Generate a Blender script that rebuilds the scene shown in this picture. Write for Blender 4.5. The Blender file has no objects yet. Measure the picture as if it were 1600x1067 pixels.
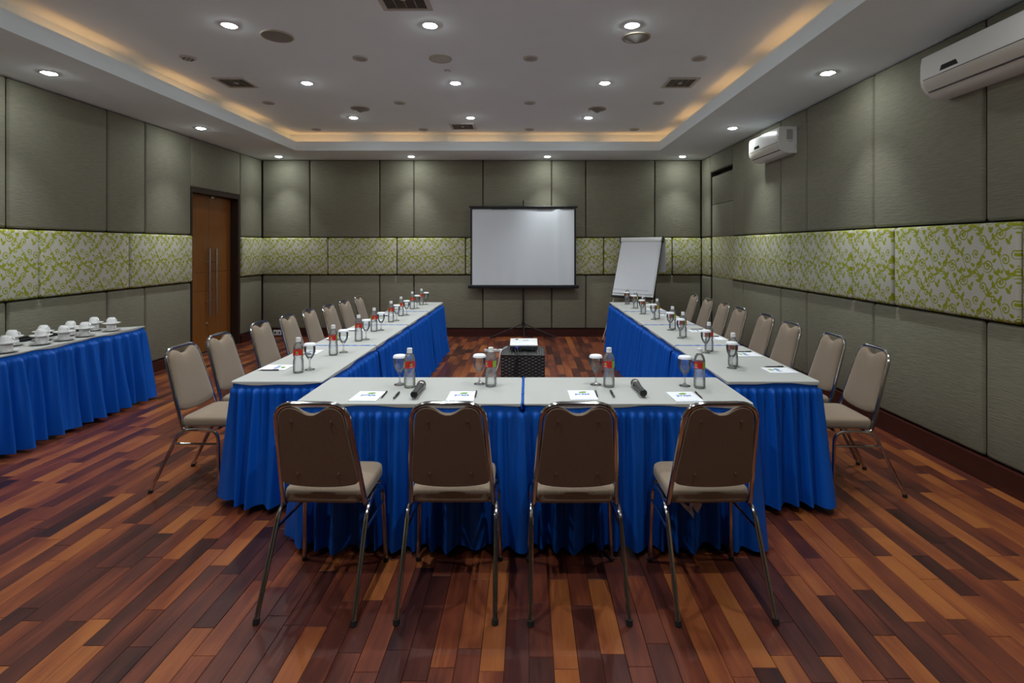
import bpy, bmesh, math, random
from mathutils import Vector, Matrix
random.seed(7)
PI = math.pi
SC = bpy.context.scene
COL = SC.collection

# ------------------------------------------------------------------ camera, world, exposure
FPX, VPX, VPY, EYE = 820.0, 824.0, 386.0, 1.55
cam_d = bpy.data.cameras.new('camera'); cam = bpy.data.objects.new('camera', cam_d); COL.objects.link(cam)
cam.location = (0, 0, EYE); cam.rotation_euler = (PI/2, 0, 0)
cam_d.sensor_width = 36; cam_d.lens = 36*FPX/1600
cam_d.shift_x = (800-VPX)/1600; cam_d.shift_y = (VPY-533.5)/1600
cam_d.clip_start = 0.05
SC.camera = cam
SC.view_settings.view_transform = 'Standard'; SC.view_settings.look = 'None'
SC.view_settings.exposure = 0.13; SC.view_settings.gamma = 1.0; SC.view_settings.use_curve_mapping = False
wd = bpy.data.worlds.new('world'); SC.world = wd; wd.use_nodes = True
wd.node_tree.nodes['Background'].inputs[0].default_value = (0.5, 0.5, 0.5, 1)
wd.node_tree.nodes['Background'].inputs[1].default_value = 0.02
SC.cycles.use_denoising = True
SC.cycles.max_bounces = 12; SC.cycles.diffuse_bounces = 5; SC.cycles.glossy_bounces = 5
SC.cycles.transmission_bounces = 10; SC.cycles.transparent_max_bounces = 24
SC.cycles.sample_clamp_indirect = 4.0
SPOT_W, LENS_W, COVE_W = 68.0, 140.0, 3.2     # lamp power, lens emission, cove tube emission
LAMP_COL = (0.94, 1.0, 0.985)
COVE_COL = (1.0, 0.50, 0.17)

# ------------------------------------------------------------------ room numbers
XL, XR, YB, YF = -4.62, 3.03, 9.14, -2.6
ZS, ZU, ZLIP = 3.067, 3.35, 3.21               # soffit, upper ceiling, cove lip
TX0, TX1, TY0, TY1 = -3.64, 2.08, -1.2, 8.25   # tray opening
COVE = 0.16
ZB0, ZB1 = 1.095, 1.715                        # patterned band

# ------------------------------------------------------------------ materials
def new_mat(name):
    m = bpy.data.materials.new(name); m.use_nodes = True
    nt = m.node_tree; return m, nt, nt.nodes['Principled BSDF']
def pmat(name, col, rough=0.5, metal=0.0, spec=0.5, noise=0.0, nscale=8.0, nstretch=(1, 1, 1), bump=0.0, coat=0.0, sheen=0.0):
    m, nt, b = new_mat(name); N, L = nt.nodes, nt.links
    b.inputs['Base Color'].default_value = (*col, 1); b.inputs['Roughness'].default_value = rough
    b.inputs['Metallic'].default_value = metal; b.inputs['Specular IOR Level'].default_value = spec
    b.inputs['Coat Weight'].default_value = coat; b.inputs['Sheen Weight'].default_value = sheen
    tc = N.new('ShaderNodeTexCoord'); mp = N.new('ShaderNodeMapping'); mp.inputs['Scale'].default_value = nstretch
    nz = N.new('ShaderNodeTexNoise'); nz.inputs['Scale'].default_value = nscale; nz.inputs['Detail'].default_value = 3
    L.new(tc.outputs['Object'], mp.inputs[0]); L.new(mp.outputs[0], nz.inputs['Vector'])
    mx = N.new('ShaderNodeMix'); mx.data_type = 'RGBA'
    k = max(noise, 0.02)
    mx.inputs[6].default_value = (*[c*(1-k) for c in col], 1); mx.inputs[7].default_value = (*[min(1, c*(1+k)) for c in col], 1)
    L.new(nz.outputs['Fac'], mx.inputs[0]); L.new(mx.outputs[2], b.inputs['Base Color'])
    if bump:
        bp = N.new('ShaderNodeBump'); bp.inputs['Strength'].default_value = bump; bp.inputs['Distance'].default_value = 0.004
        L.new(nz.outputs['Fac'], bp.inputs['Height']); L.new(bp.outputs[0], b.inputs['Normal'])
    return m
M = {}
M['wall_fabric'] = pmat('wall_fabric', (0.238, 0.227, 0.172), 0.8, noise=0.30, nscale=1.0, nstretch=(11, 11, 210), bump=0.9, spec=0.25)
M['wall_back'] = pmat('wall_backing', (0.05, 0.045, 0.035), 0.9)
M['baseboard'] = pmat('baseboard_wood', (0.055, 0.014, 0.010), 0.35, noise=0.35, nscale=6, nstretch=(1, 1, 20))
M['ceiling'] = pmat('ceiling_paint', (0.84, 0.92, 0.97), 0.9, noise=0.02, nscale=3)
M['door_wood'] = pmat('door_wood', (0.26, 0.095, 0.022), 0.35, noise=0.3, nscale=3, nstretch=(22, 22, 1.2))
M['dark_wood'] = pmat('dark_wood', (0.03, 0.016, 0.012), 0.45, noise=0.25, nscale=10)
M['chrome'] = pmat('chrome', (0.50, 0.50, 0.52), 0.14, metal=1.0, noise=0.04, nscale=30)
M['steel'] = pmat('brushed_steel', (0.6, 0.58, 0.55), 0.3, metal=1.0, noise=0.05, nscale=40)
M['seat_fabric'] = pmat('seat_fabric', (0.255, 0.19, 0.135), 0.9, noise=0.08, nscale=220, bump=0.3, sheen=0.15)
M['back_shaded_fabric'] = pmat('backrest_rear_shaded_fabric', (0.235, 0.17, 0.125), 0.85, noise=0.08, nscale=220, bump=0.2)  # same fabric as the seat, shade of the rear side put into the colour
M['rubber'] = pmat('black_rubber', (0.015, 0.015, 0.015), 0.7, noise=0.1)
M['black'] = pmat('black_plastic', (0.014, 0.014, 0.017), 0.4, noise=0.1)
M['black_gloss'] = pmat('black_gloss', (0.01, 0.01, 0.012), 0.12, noise=0.1)
M['charcoal'] = pmat('charcoal_plastic', (0.05, 0.05, 0.055), 0.4, noise=0.1)
M['cloth'] = pmat('white_tablecloth', (0.445, 0.45, 0.44), 0.85, noise=0.03, nscale=5, bump=0.08)
M['skirt'] = pmat('blue_satin', (0.0003, 0.098, 0.52), 0.5, noise=0.06, nscale=90, spec=0.35)
M['white'] = pmat('white_plastic', (0.82, 0.83, 0.84), 0.3, noise=0.01)
M['ac_white'] = pmat('air_conditioner_white', (0.80, 0.80, 0.79), 0.22, noise=0.01, coat=0.3)
M['ac_flap'] = pmat('air_conditioner_flap', (0.62, 0.59, 0.52), 0.35, noise=0.02)
M['porcelain'] = pmat('porcelain', (0.88, 0.88, 0.90), 0.12, noise=0.01, coat=0.4)
M['paper'] = pmat('paper', (0.84, 0.86, 0.93), 0.8, noise=0.01)
M['screen'] = pmat('matte_screen', (0.78, 0.83, 0.90), 0.75, noise=0.02, nscale=2)
M['logo_blue'] = pmat('print_blue', (0.005, 0.10, 0.45), 0.6)
M['logo_green'] = pmat('print_green', (0.16, 0.36, 0.02), 0.6)
M['label_red'] = pmat('label_red', (0.62, 0.02, 0.03), 0.4)
M['label_green'] = pmat('label_green', (0.22, 0.50, 0.04), 0.4)
M['vent'] = pmat('vent_grey', (0.38, 0.36, 0.33), 0.6, noise=0.05)
M['vent_frame'] = pmat('vent_frame', (0.52, 0.50, 0.47), 0.55, noise=0.03)
M['vent_dark'] = pmat('vent_void', (0.12, 0.11, 0.10), 0.8, noise=0.1)
M['speaker'] = pmat('speaker_grille', (0.23, 0.22, 0.20), 0.5, noise=0.12, nscale=300)
M['speaker_rim'] = pmat('speaker_rim', (0.45, 0.40, 0.33), 0.5, noise=0.02)
M['rattan'] = pmat('black_rattan', (0.035, 0.036, 0.035), 0.38, noise=0.25, nscale=60)
M['mic_metal'] = pmat('microphone_grille', (0.09, 0.09, 0.095), 0.35, metal=0.6, noise=0.4, nscale=700, bump=0.6)
M['plug_blue'] = pmat('blue_connector', (0.02, 0.03, 0.35), 0.4)

def thin_clear(name, tint, ior, edge, painted_glare):
    """thin clear wall: see-through with fresnel reflections, tinted at grazing angles"""
    m = bpy.data.materials.new(name); m.use_nodes = True; nt = m.node_tree; N, L = nt.nodes, nt.links
    for n in list(N):
        if n.type != 'OUTPUT_MATERIAL': N.remove(n)
    out = [n for n in N if n.type == 'OUTPUT_MATERIAL'][0]
    tr = N.new('ShaderNodeBsdfTransparent'); gl = N.new('ShaderNodeBsdfGlossy'); gl.inputs['Roughness'].default_value = 0.02
    lw = N.new('ShaderNodeLayerWeight'); lw.inputs[0].default_value = edge
    mx = N.new('ShaderNodeMix'); mx.data_type = 'RGBA'
    mx.inputs[6].default_value = (*tint, 1); mx.inputs[7].default_value = (tint[0]*.93, tint[1]*.94, tint[2]*.95, 1)
    L.new(lw.outputs['Facing'], mx.inputs[0]); L.new(mx.outputs[2], tr.inputs[0])
    fr = N.new('ShaderNodeFresnel'); fr.inputs[0].default_value = ior
    ms = N.new('ShaderNodeMixShader'); L.new(fr.outputs[0], ms.inputs[0]); L.new(tr.outputs[0], ms.inputs[1]); L.new(gl.outputs[0], ms.inputs[2])
    df = N.new('ShaderNodeBsdfDiffuse'); df.inputs[0].default_value = (.9, .92, .94, 1)  # diffuse white mixed into the colour in place of bright reflections
    m3 = N.new('ShaderNodeMixShader'); m3.inputs[0].default_value = painted_glare
    L.new(ms.outputs[0], m3.inputs[1]); L.new(df.outputs[0], m3.inputs[2])
    L.new(m3.outputs[0], out.inputs[0]); return m
M['glass'] = thin_clear('clear_glass', (0.98, 0.99, 0.99), 1.55, 0.3, .035)
M['pet'] = thin_clear('clear_bottle_plastic', (0.98, 0.99, 0.99), 1.6, 0.3, .10)
def water_mat():
    m = bpy.data.materials.new('water'); m.use_nodes = True; nt = m.node_tree; N, L = nt.nodes, nt.links
    for n in list(N):
        if n.type != 'OUTPUT_MATERIAL': N.remove(n)
    out = [n for n in N if n.type == 'OUTPUT_MATERIAL'][0]
    g = N.new('ShaderNodeBsdfGlass'); g.inputs['IOR'].default_value = 1.33; g.inputs['Roughness'].default_value = 0.01
    t = N.new('ShaderNodeBsdfTransparent'); ms = N.new('ShaderNodeMixShader'); ms.inputs[0].default_value = 0.76
    L.new(g.outputs[0], ms.inputs[1]); L.new(t.outputs[0], ms.inputs[2]); L.new(ms.outputs[0], out.inputs[0]); return m
M['water'] = water_mat()
def emit(name, col, s):
    m = bpy.data.materials.new(name); m.use_nodes = True; nt = m.node_tree
    b = nt.nodes['Principled BSDF']; b.inputs['Base Color'].default_value = (*col, 1)
    b.inputs['Emission Color'].default_value = (*col, 1); b.inputs['Emission Strength'].default_value = s
    return m
M['lens'] = emit('downlight_lens', LAMP_COL, LENS_W)
M['cove_tube'] = emit('cove_tube_light', COVE_COL, COVE_W)

# floor wood: tint per plank from a mesh attribute
def floor_mat():
    m, nt, b = new_mat('floor_wood'); N, L = nt.nodes, nt.links
    at = N.new('ShaderNodeAttribute'); at.attribute_name = 'tint'
    tc = N.new('ShaderNodeTexCoord')
    cb = N.new('ShaderNodeCombineXYZ'); mu = N.new('ShaderNodeMath'); mu.operation = 'MULTIPLY'; mu.inputs[1].default_value = 57.0
    L.new(at.outputs['Fac'], mu.inputs[0]); L.new(mu.outputs[0], cb.inputs[2])
    ad = N.new('ShaderNodeVectorMath'); ad.operation = 'ADD'; L.new(tc.outputs['Object'], ad.inputs[0]); L.new(cb.outputs[0], ad.inputs[1])
    mp = N.new('ShaderNodeMapping'); mp.inputs['Scale'].default_value = (60, 3.5, 1); L.new(ad.outputs[0], mp.inputs[0])
    nz = N.new('ShaderNodeTexNoise'); nz.inputs['Scale'].default_value = 1.0; nz.inputs['Detail'].default_value = 5; nz.inputs['Roughness'].default_value = 0.62
    nz.inputs['Distortion'].default_value = 0.4
    L.new(mp.outputs[0], nz.inputs['Vector'])
    mp2 = N.new('ShaderNodeMapping'); mp2.inputs['Scale'].default_value = (9, 2.2, 1); L.new(ad.outputs[0], mp2.inputs[0])
    n2 = N.new('ShaderNodeTexNoise'); n2.inputs['Scale'].default_value = 1.0; n2.inputs['Detail'].default_value = 2; L.new(mp2.outputs[0], n2.inputs['Vector'])
    s1 = N.new('ShaderNodeMath'); s1.operation = 'MULTIPLY_ADD'; s1.inputs[1].default_value = 0.55; L.new(nz.outputs['Fac'], s1.inputs[0]); L.new(at.outputs['Fac'], s1.inputs[2])
    s2 = N.new('ShaderNodeMath'); s2.operation = 'MULTIPLY_ADD'; s2.inputs[1].default_value = 0.85; L.new(n2.outputs['Fac'], s2.inputs[0]); L.new(s1.outputs[0], s2.inputs[2])
    s3 = N.new('ShaderNodeMath'); s3.operation = 'SUBTRACT'; s3.inputs[1].default_value = 0.66; L.new(s2.outputs[0], s3.inputs[0])
    cr = N.new('ShaderNodeValToRGB'); el = cr.color_ramp.elements
    el[0].position = 0.0; el[0].color = (0.030, 0.010, 0.009, 1)
    el[1].position = 1.0; el[1].color = (0.31, 0.100, 0.027, 1)
    for p, c in ((0.3, (0.075, 0.020, 0.014, 1)), (0.55, (0.150, 0.036, 0.017, 1)), (0.75, (0.235, 0.066, 0.022, 1))):
        e = el.new(p); e.color = c
    L.new(s3.outputs[0], cr.inputs[0]); L.new(cr.outputs[0], b.inputs['Base Color'])
    rr = N.new('ShaderNodeMapRange'); rr.inputs['To Min'].default_value = 0.26; rr.inputs['To Max'].default_value = 0.46
    L.new(n2.outputs['Fac'], rr.inputs[0]); L.new(rr.outputs[0], b.inputs['Roughness'])
    b.inputs['Specular IOR Level'].default_value = 0.32
    bp = N.new('ShaderNodeBump'); bp.inputs['Strength'].default_value = 0.12; bp.inputs['Distance'].default_value = 0.002
    L.new(nz.outputs['Fac'], bp.inputs['Height']); L.new(bp.outputs[0], b.inputs['Normal'])
    return m
M['floor'] = floor_mat()
M['floor_gap'] = pmat('floor_joint', (0.10, 0.05, 0.025), 0.7, noise=0.5, nscale=3)

# patterned band: scrolling vines woven in yellow green, a tile that repeats every 0.30 x 0.31 m
def vine_mat():
    m, nt, b = new_mat('vine_fabric'); N, L = nt.nodes, nt.links
    def mth(op, a, c=None, d=None):
        n = N.new('ShaderNodeMath'); n.operation = op
        for i, v in enumerate((a, c, d)):
            if v is None: continue
            if isinstance(v, (int, float)): n.inputs[i].default_value = v
            else: L.new(v, n.inputs[i])
        return n.outputs[0]
    tc = N.new('ShaderNodeTexCoord'); sp = N.new('ShaderNodeSeparateXYZ'); L.new(tc.outputs['Object'], sp.inputs[0])
    u = mth('MULTIPLY', mth('ADD', sp.outputs[0], sp.outputs[1]), 1/0.285)
    v = mth('MULTIPLY', sp.outputs[2], 1/0.31)
    uv = N.new('ShaderNodeCombineXYZ'); L.new(u, uv.inputs[0]); L.new(v, uv.inputs[1])
    def local(cx, cy):
        s = N.new('ShaderNodeVectorMath'); s.operation = 'SUBTRACT'; L.new(uv.outputs[0], s.inputs[0]); s.inputs[1].default_value = (cx, cy, 0)
        w = N.new('ShaderNodeVectorMath'); w.operation = 'WRAP'; L.new(s.outputs[0], w.inputs[0])
        w.inputs[1].default_value = (.5, .5, .5); w.inputs[2].default_value = (-.5, -.5, -.5)
        return w.outputs[0]
    acc = None
    def add(x):
        nonlocal acc
        acc = x if acc is None else mth('MAXIMUM', acc, x)
    def spiral(cx, cy, R, sgn, ph, pitch=0.070, w=0.0150):
        p = local(cx, cy); q = N.new('ShaderNodeSeparateXYZ'); L.new(p, q.inputs[0])
        ln = N.new('ShaderNodeVectorMath'); ln.operation = 'LENGTH'; L.new(p, ln.inputs[0]); r = ln.outputs['Value']
        th = mth('ARCTAN2', q.outputs[1], q.outputs[0])
        f = mth('MULTIPLY_ADD', th, sgn/(2*PI), ph)
        f = mth('FRACT', mth('MULTIPLY_ADD', r, 1/pitch, f))
        line = mth('LESS_THAN', mth('ABSOLUTE', mth('SUBTRACT', f, .5)), w/pitch)
        add(mth('MULTIPLY', line, mth('LESS_THAN', r, R)))
        add(mth('LESS_THAN', r, 0.026))
    def leaf(cx, cy, a, bb, ang):
        p = local(cx, cy)
        mp = N.new('ShaderNodeMapping'); mp.vector_type = 'TEXTURE'; L.new(p, mp.inputs[0])
        mp.inputs['Rotation'].default_value = (0, 0, math.radians(ang)); mp.inputs['Scale'].default_value = (a, bb, 1)
        q = N.new('ShaderNodeSeparateXYZ'); L.new(mp.outputs[0], q.inputs[0])
        x = mth('ADD', q.outputs[0], mth('MULTIPLY', mth('MULTIPLY', q.outputs[1], q.outputs[1]), .3))
        add(mth('LESS_THAN', mth('ADD', mth('ABSOLUTE', q.outputs[1]), mth('MULTIPLY', x, x)), 1.0))
    for s in ((.22, .28, .125, 1, .1), (.68, .16, .10, -1, .6), (.55, .60, .13, -1, .25), (.10, .74, .105, 1, .7),
              (.86, .86, .09, 1, .3), (.88, .45, .085, -1, .9), (.38, .90, .075, -1, .45), (.34, .08, .07, 1, .2), (.78, .63, .07, 1, .8), (.30, .50, .06, -1, .5), (.06, .50, .06, 1, .1), (.50, .38, .055, -1, .3)):
        spiral(s[0], s[1], s[2]*1.12, s[3], s[4])
    for l in ((.40, .22, .075, .030, 70), (.45, .36, .065, .028, 130), (.33, .46, .07, .028, 20), (.26, .52, .05, .024, 75), (.18, .50, .05, .022, 120),
              (.74, .36, .08, .032, 60), (.80, .28, .06, .026, 10), (.68, .40, .05, .024, 110), (.76, .66, .075, .03, 150), (.72, .74, .06, .026, 95),
              (.66, .80, .06, .024, 40), (.26, .86, .065, .028, 60), (.22, .95, .06, .024, 115), (.50, .02, .07, .03, 160), (.55, .10, .05, .022, 90),
              (.04, .12, .075, .03, 45), (.97, .20, .055, .024, 110), (.03, .48, .06, .028, 100), (.95, .62, .06, .026, 30), (.37, .72, .055, .024, 140)):
        leaf(l[0], l[1], l[2]*1.2, l[3]*1.45, l[4])
    # two wandering stems
    def stem(k, amp, fr, ph, w):
        sn = mth('SINE', mth('MULTIPLY_ADD', u, 2*PI*fr, ph))
        d = mth('FRACT', mth('ADD', mth('MULTIPLY_ADD', u, k, v), mth('MULTIPLY', sn, amp)))
        add(mth('LESS_THAN', mth('ABSOLUTE', mth('SUBTRACT', d, .5)), w))
    stem(-1.0, .09, 2.0, .4, .019); stem(1.0, .10, 1.0, 2.1, .018); stem(0.0, .16, 1.0, .9, .016)
    mx = N.new('ShaderNodeMix'); mx.data_type = 'RGBA'
    mx.inputs[6].default_value = (0.56, 0.545, 0.48, 1); mx.inputs[7].default_value = (0.31, 0.335, 0.010, 1)
    L.new(acc, mx.inputs[0])
    nz = N.new('ShaderNodeTexNoise'); nz.inputs['Scale'].default_value = 160; L.new(tc.outputs['Object'], nz.inputs['Vector'])
    m2 = N.new('ShaderNodeMix'); m2.data_type = 'RGBA'; m2.blend_type = 'MULTIPLY'; m2.inputs[0].default_value = .35
    L.new(mx.outputs[2], m2.inputs[6]); L.new(nz.outputs['Color'], m2.inputs[7])
    L.new(mx.outputs[2], b.inputs['Base Color'])
    bp = N.new('ShaderNodeBump'); bp.inputs['Strength'].default_value = .25; bp.inputs['Distance'].default_value = .002
    L.new(nz.outputs['Fac'], bp.inputs['Height']); L.new(bp.outputs[0], b.inputs['Normal'])
    b.inputs['Roughness'].default_value = .7; b.inputs['Specular IOR Level'].default_value = .3
    return m
M['vine'] = vine_mat()

# ------------------------------------------------------------------ mesh helpers
def tag(o, label=None, cat=None, group=None, kind=None):
    if label: o['label'] = label
    if cat: o['category'] = cat
    if group: o['group'] = group
    if kind: o['kind'] = kind
    return o
def thing(name, loc=(0, 0, 0), rz=0.0, label=None, cat=None, group=None):
    o = bpy.data.objects.new(name, None); COL.objects.link(o); o.location = loc; o.rotation_euler = (0, 0, rz)
    o.empty_display_size = 0.1
    return tag(o, label, cat, group)
class MB:
    def __init__(s): s.v, s.f, s.sm, s.mi = [], [], [], []
    def add(s, vs, fs, smooth=True, mi=0, mat=None):
        k = len(s.v)
        s.v += [tuple(mat @ Vector(p)) if mat else tuple(p) for p in vs]
        for f in fs: s.f.append(tuple(i+k for i in f)); s.sm.append(smooth); s.mi.append(mi)
        return s
    def box(s, a, b, mi=0, mat=None):
        x0, y0, z0 = a; x1, y1, z1 = b
        vs = [(x0, y0, z0), (x1, y0, z0), (x1, y1, z0), (x0, y1, z0), (x0, y0, z1), (x1, y0, z1), (x1, y1, z1), (x0, y1, z1)]
        return s.add(vs, [(0, 3, 2, 1), (4, 5, 6, 7), (0, 1, 5, 4), (1, 2, 6, 5), (2, 3, 7, 6), (3, 0, 4, 7)], False, mi, mat)
    def bbox(s, a, b, r=0.005, seg=2, mi=0, mat=None):
        bm = bmesh.new(); bmesh.ops.create_cube(bm, size=1)
        for v in bm.verts: v.co = Vector([(a[i]+b[i])/2 + v.co[i]*(b[i]-a[i]) for i in range(3)])
        bmesh.ops.bevel(bm, geom=list(bm.edges), offset=r, segments=seg, affect='EDGES', profile=.5)
        bm.verts.index_update()
        s.add([v.co[:] for v in bm.verts], [[v.index for v in f.verts] for f in bm.faces], True, mi, mat); bm.free(); return s
    def tube(s, pts, r, n=8, mi=0, mat=None, closed=False):
        P = [Vector(p) for p in pts]; vs, fs = [], []; m = len(P); nrm = None
        for i, p in enumerate(P):
            a = P[i-1] if i else (P[-1] if closed else p); b = P[(i+1) % m] if (i < m-1 or closed) else p
            t = (b-a).normalized()
            if nrm is None: nrm = t.orthogonal().normalized()
            else:
                nrm = nrm - t*nrm.dot(t)
                nrm = nrm.normalized() if nrm.length > 1e-6 else t.orthogonal().normalized()
            bt = t.cross(nrm); rr = r[i] if isinstance(r, (list, tuple)) else r
            for k in range(n):
                q = 2*PI*k/n; vs.append(p + (nrm*math.cos(q) + bt*math.sin(q))*rr)
        for i in range(m if closed else m-1):
            for k in range(n):
                k2 = (k+1) % n; i2 = (i+1) % m
                fs.append((i*n+k, i*n+k2, i2*n+k2, i2*n+k))
        if not closed:
            fs.append(tuple(range(n-1, -1, -1))); fs.append(tuple((m-1)*n+k for k in range(n)))
        return s.add(vs, fs, True, mi, mat)
    def lathe(s, prof, n=24, mi=0, mat=None, warp=None):
        vs, fs, idx = [], [], []
        for (r, z) in prof:
            if r < 1e-6: idx.append([len(vs)]*n); vs.append((0, 0, z))
            else:
                row = []
                for k in range(n):
                    q = 2*PI*k/n; rr = r + (warp(q, z) if warp else 0)
                    row.append(len(vs)); vs.append((rr*math.cos(q), rr*math.sin(q), z))
                idx.append(row)
        for a, b in zip(idx[:-1], idx[1:]):
            for k in range(n):
                k2 = (k+1) % n; q = [a[k], a[k2], b[k2], b[k]]; q2 = []
                for i in q:
                    if i not in q2: q2.append(i)
                if len(q2) > 2: fs.append(tuple(q2))
        return s.add(vs, fs, True, mi, mat)
    def prism(s, poly, z0, z1, mi=0, mat=None):
        n = len(poly); vs = [(x, y, z0) for x, y in poly] + [(x, y, z1) for x, y in poly]
        return s.add(vs, [tuple(range(n-1, -1, -1)), tuple(range(n, 2*n))] + [(k, (k+1) % n, n+(k+1) % n, n+k) for k in range(n)], False, mi, mat)
    def mesh(s, name, mats):
        me = bpy.data.meshes.new(name); me.from_pydata(s.v, [], s.f)
        for m in (mats if isinstance(mats, (list, tuple)) else [mats]): me.materials.append(m)
        me.polygons.foreach_set('use_smooth', s.sm); me.polygons.foreach_set('material_index', s.mi); me.update()
        return me
    def obj(s, name, mats, parent=None, loc=None, rot=None, sharp=35):
        me = s.mesh(name, mats)
        if any(s.sm) and sharp: me.set_sharp_from_angle(angle=math.radians(sharp))
        return link(name, me, parent, loc, rot)
def link(name, me, parent=None, loc=None, rot=None):
    o = bpy.data.objects.new(name, me); COL.objects.link(o)
    if parent: o.parent = parent
    if loc: o.location = loc
    if rot: o.rotation_euler = rot
    return o
def fillet(pts, r, seg=5):
    P = [Vector(p) for p in pts]; out = [P[0]]
    rs = r if isinstance(r, (list, tuple)) else [r]*(len(P)-2)
    for i in range(1, len(P)-1):
        a, b, c = P[i-1], P[i], P[i+1]; d1 = (a-b); d2 = (c-b)
        q = min(rs[i-1], d1.length*.49, d2.length*.49); p0 = b+d1.normalized()*q; p1 = b+d2.normalized()*q
        for k in range(seg+1):
            t = k/seg; out.append(p0*(1-t)**2 + b*2*t*(1-t) + p1*t*t)
    out.append(P[-1]); return out
def copy_tree(o, parent=None):
    c = o.copy(); COL.objects.link(c)
    if parent: c.parent = parent
    for ch in list(o.children): copy_tree(ch, c)
    return c
def T(x, y, z): return Matrix.Translation((x, y, z))
def Rz(a): return Matrix.Rotation(a, 4, 'Z')

# ------------------------------------------------------------------ room shell
def struct(mb, name, mat): return tag(mb.obj(name, mat), kind='structure')
DY0, DY1, DZ = 7.216, 8.45, 2.375           # wooden door opening in the left wall
RY0, RY1, RZ1 = 7.77, 8.71, 2.775           # padded door opening in the right wall
WT = 0.04                                   # panel thickness in front of the wall
b = MB(); xa = XL-WT
b.box((xa-.30, YF-.3, 0), (xa, DY0, ZU+.1)); b.box((xa-.30, DY1, 0), (xa, YB+.3, ZU+.1)); b.box((xa-.30, DY0, DZ), (xa, DY1, ZU+.1))
wall_left = struct(b, 'wall_left', M['wall_back'])
b = MB(); xb = XR+WT
b.box((xb, YF-.3, 0), (xb+.30, RY0, ZU+.1)); b.box((xb, RY1, 0), (xb+.30, YB+.3, ZU+.1)); b.box((xb, RY0, RZ1), (xb+.30, RY1, ZU+.1))
wall_right = struct(b, 'wall_right', M['wall_back'])
b = MB(); b.box((xa, YB+WT, 0), (xb, YB+.3, ZU+.1)); wall_back = struct(b, 'wall_back', M['wall_back'])
b = MB(); b.box((xa, YF-.3, 0), (xb, YF, ZU+.1)); wall_front = struct(b, 'wall_front', M['wall_fabric'])

def wall_panel(parent, side, a0, a1, z0, z1, mat, proud=0.0):
    """cushioned panel; a0..a1 runs along the wall"""
    g = 0.007; d = WT+proud; r = 0.024 if proud == 0 else .026
    mb = MB()
    if side == 'back': mb.bbox((a0+g, YB-proud, z0+g), (a1-g, YB+WT, z1-g), r, 3)
    elif side == 'left': mb.bbox((XL-WT, a0+g, z0+g), (XL+proud, a1-g, z1-g), r, 3)
    else: mb.bbox((XR-proud, a0+g, z0+g), (XR+WT, a1-g, z1-g), r, 3)
    return mb.obj('patterned_panel' if mat is M['vine'] else 'padded_panel', mat, parent, sharp=None)
def row(parent, side, joints, z0, z1, mat, proud=0.0):
    for p, q in zip(joints[:-1], joints[1:]): wall_panel(parent, side, p, q, z0, z1, mat, proud)
S = 0.01115
def bx(px): return (px-VPX)*S
up = [XL] + [bx(p) for p in (484, 593, 646.5, 754.5, 862, 915.5, 1023)] + [XR]
row(wall_back, 'back', up, ZB1, ZS, M['wall_fabric']); row(wall_back, 'back', up, .125, ZB0-.03, M['wall_fabric'])
row(wall_back, 'back', [XL] + [bx(p) for p in (512.6, 620.3, 727.6, 835, 943, 1050)] + [XR], ZB0-.03, ZB1, M['vine'], .028)
lu = [YF, -1.05, -.48, .65, 1.77, 2.34, 3.46, 4.665, 5.78, 6.35, DY0]
row(wall_left, 'left', lu, ZB1, ZS, M['wall_fabric']); row(wall_left, 'left', lu, .13, ZB0-.03, M['wall_fabric'])
row(wall_left, 'left', [YF, -1.8, -.66, .46, 1.58, 2.70, 3.82, 4.95, 6.07, DY0], ZB0-.03, ZB1, M['vine'], .028)
row(wall_left, 'left', [DY0, DY1], DZ, ZS, M['wall_fabric'])
for z0, z1, m_, p_ in ((ZB1, ZS, M['wall_fabric'], 0), (.13, ZB0-.03, M['wall_fabric'], 0), (ZB0-.03, ZB1, M['vine'], .028)):
    row(wall_left, 'left', [DY1, YB], z0, z1, m_, p_)
    row(wall_right, 'right', [RY1, YB], z0, z1, m_, 0)
ru = [YF, -1.0, .12, 1.24, 2.36, 3.48, 4.60, 5.70, 6.28, 7.39, RY0]
row(wall_right, 'right', ru, ZB1, ZS, M['wall_fabric']); row(wall_right, 'right', ru, .155, ZB0-.03, M['wall_fabric'])
row(wall_right, 'right', [YF, -1.3, -.16, .96, 2.08, 3.20, 4.31, 4.87, 6.0, 7.39, RY0], ZB0-.03, ZB1, M['vine'], .028)
row(wall_right, 'right', [RY0, RY1], RZ1, ZS, M['wall_fabric'])

# baseboards
def base(name, boxes):
    mb = MB()
    for a, c in boxes: mb.box(a, c)
    return struct(mb, name, M['baseboard'])
base('baseboard_back', [((XL, YB-.022, 0), (XR, YB+WT, .122)), ((XL, YB-.05, 0), (XR, YB-.022, .02))])
base('baseboard_left', [((XL-WT, YF, 0), (XL+.02, DY0, .128)), ((XL-WT, DY1, 0), (XL+.02, YB-.05, .128))])
base('baseboard_right', [((XR-.022, YF, 0), (XR+WT, RY0, .152)), ((XR-.022, RY1, 0), (XR+WT, YB-.05, .152))])

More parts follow.
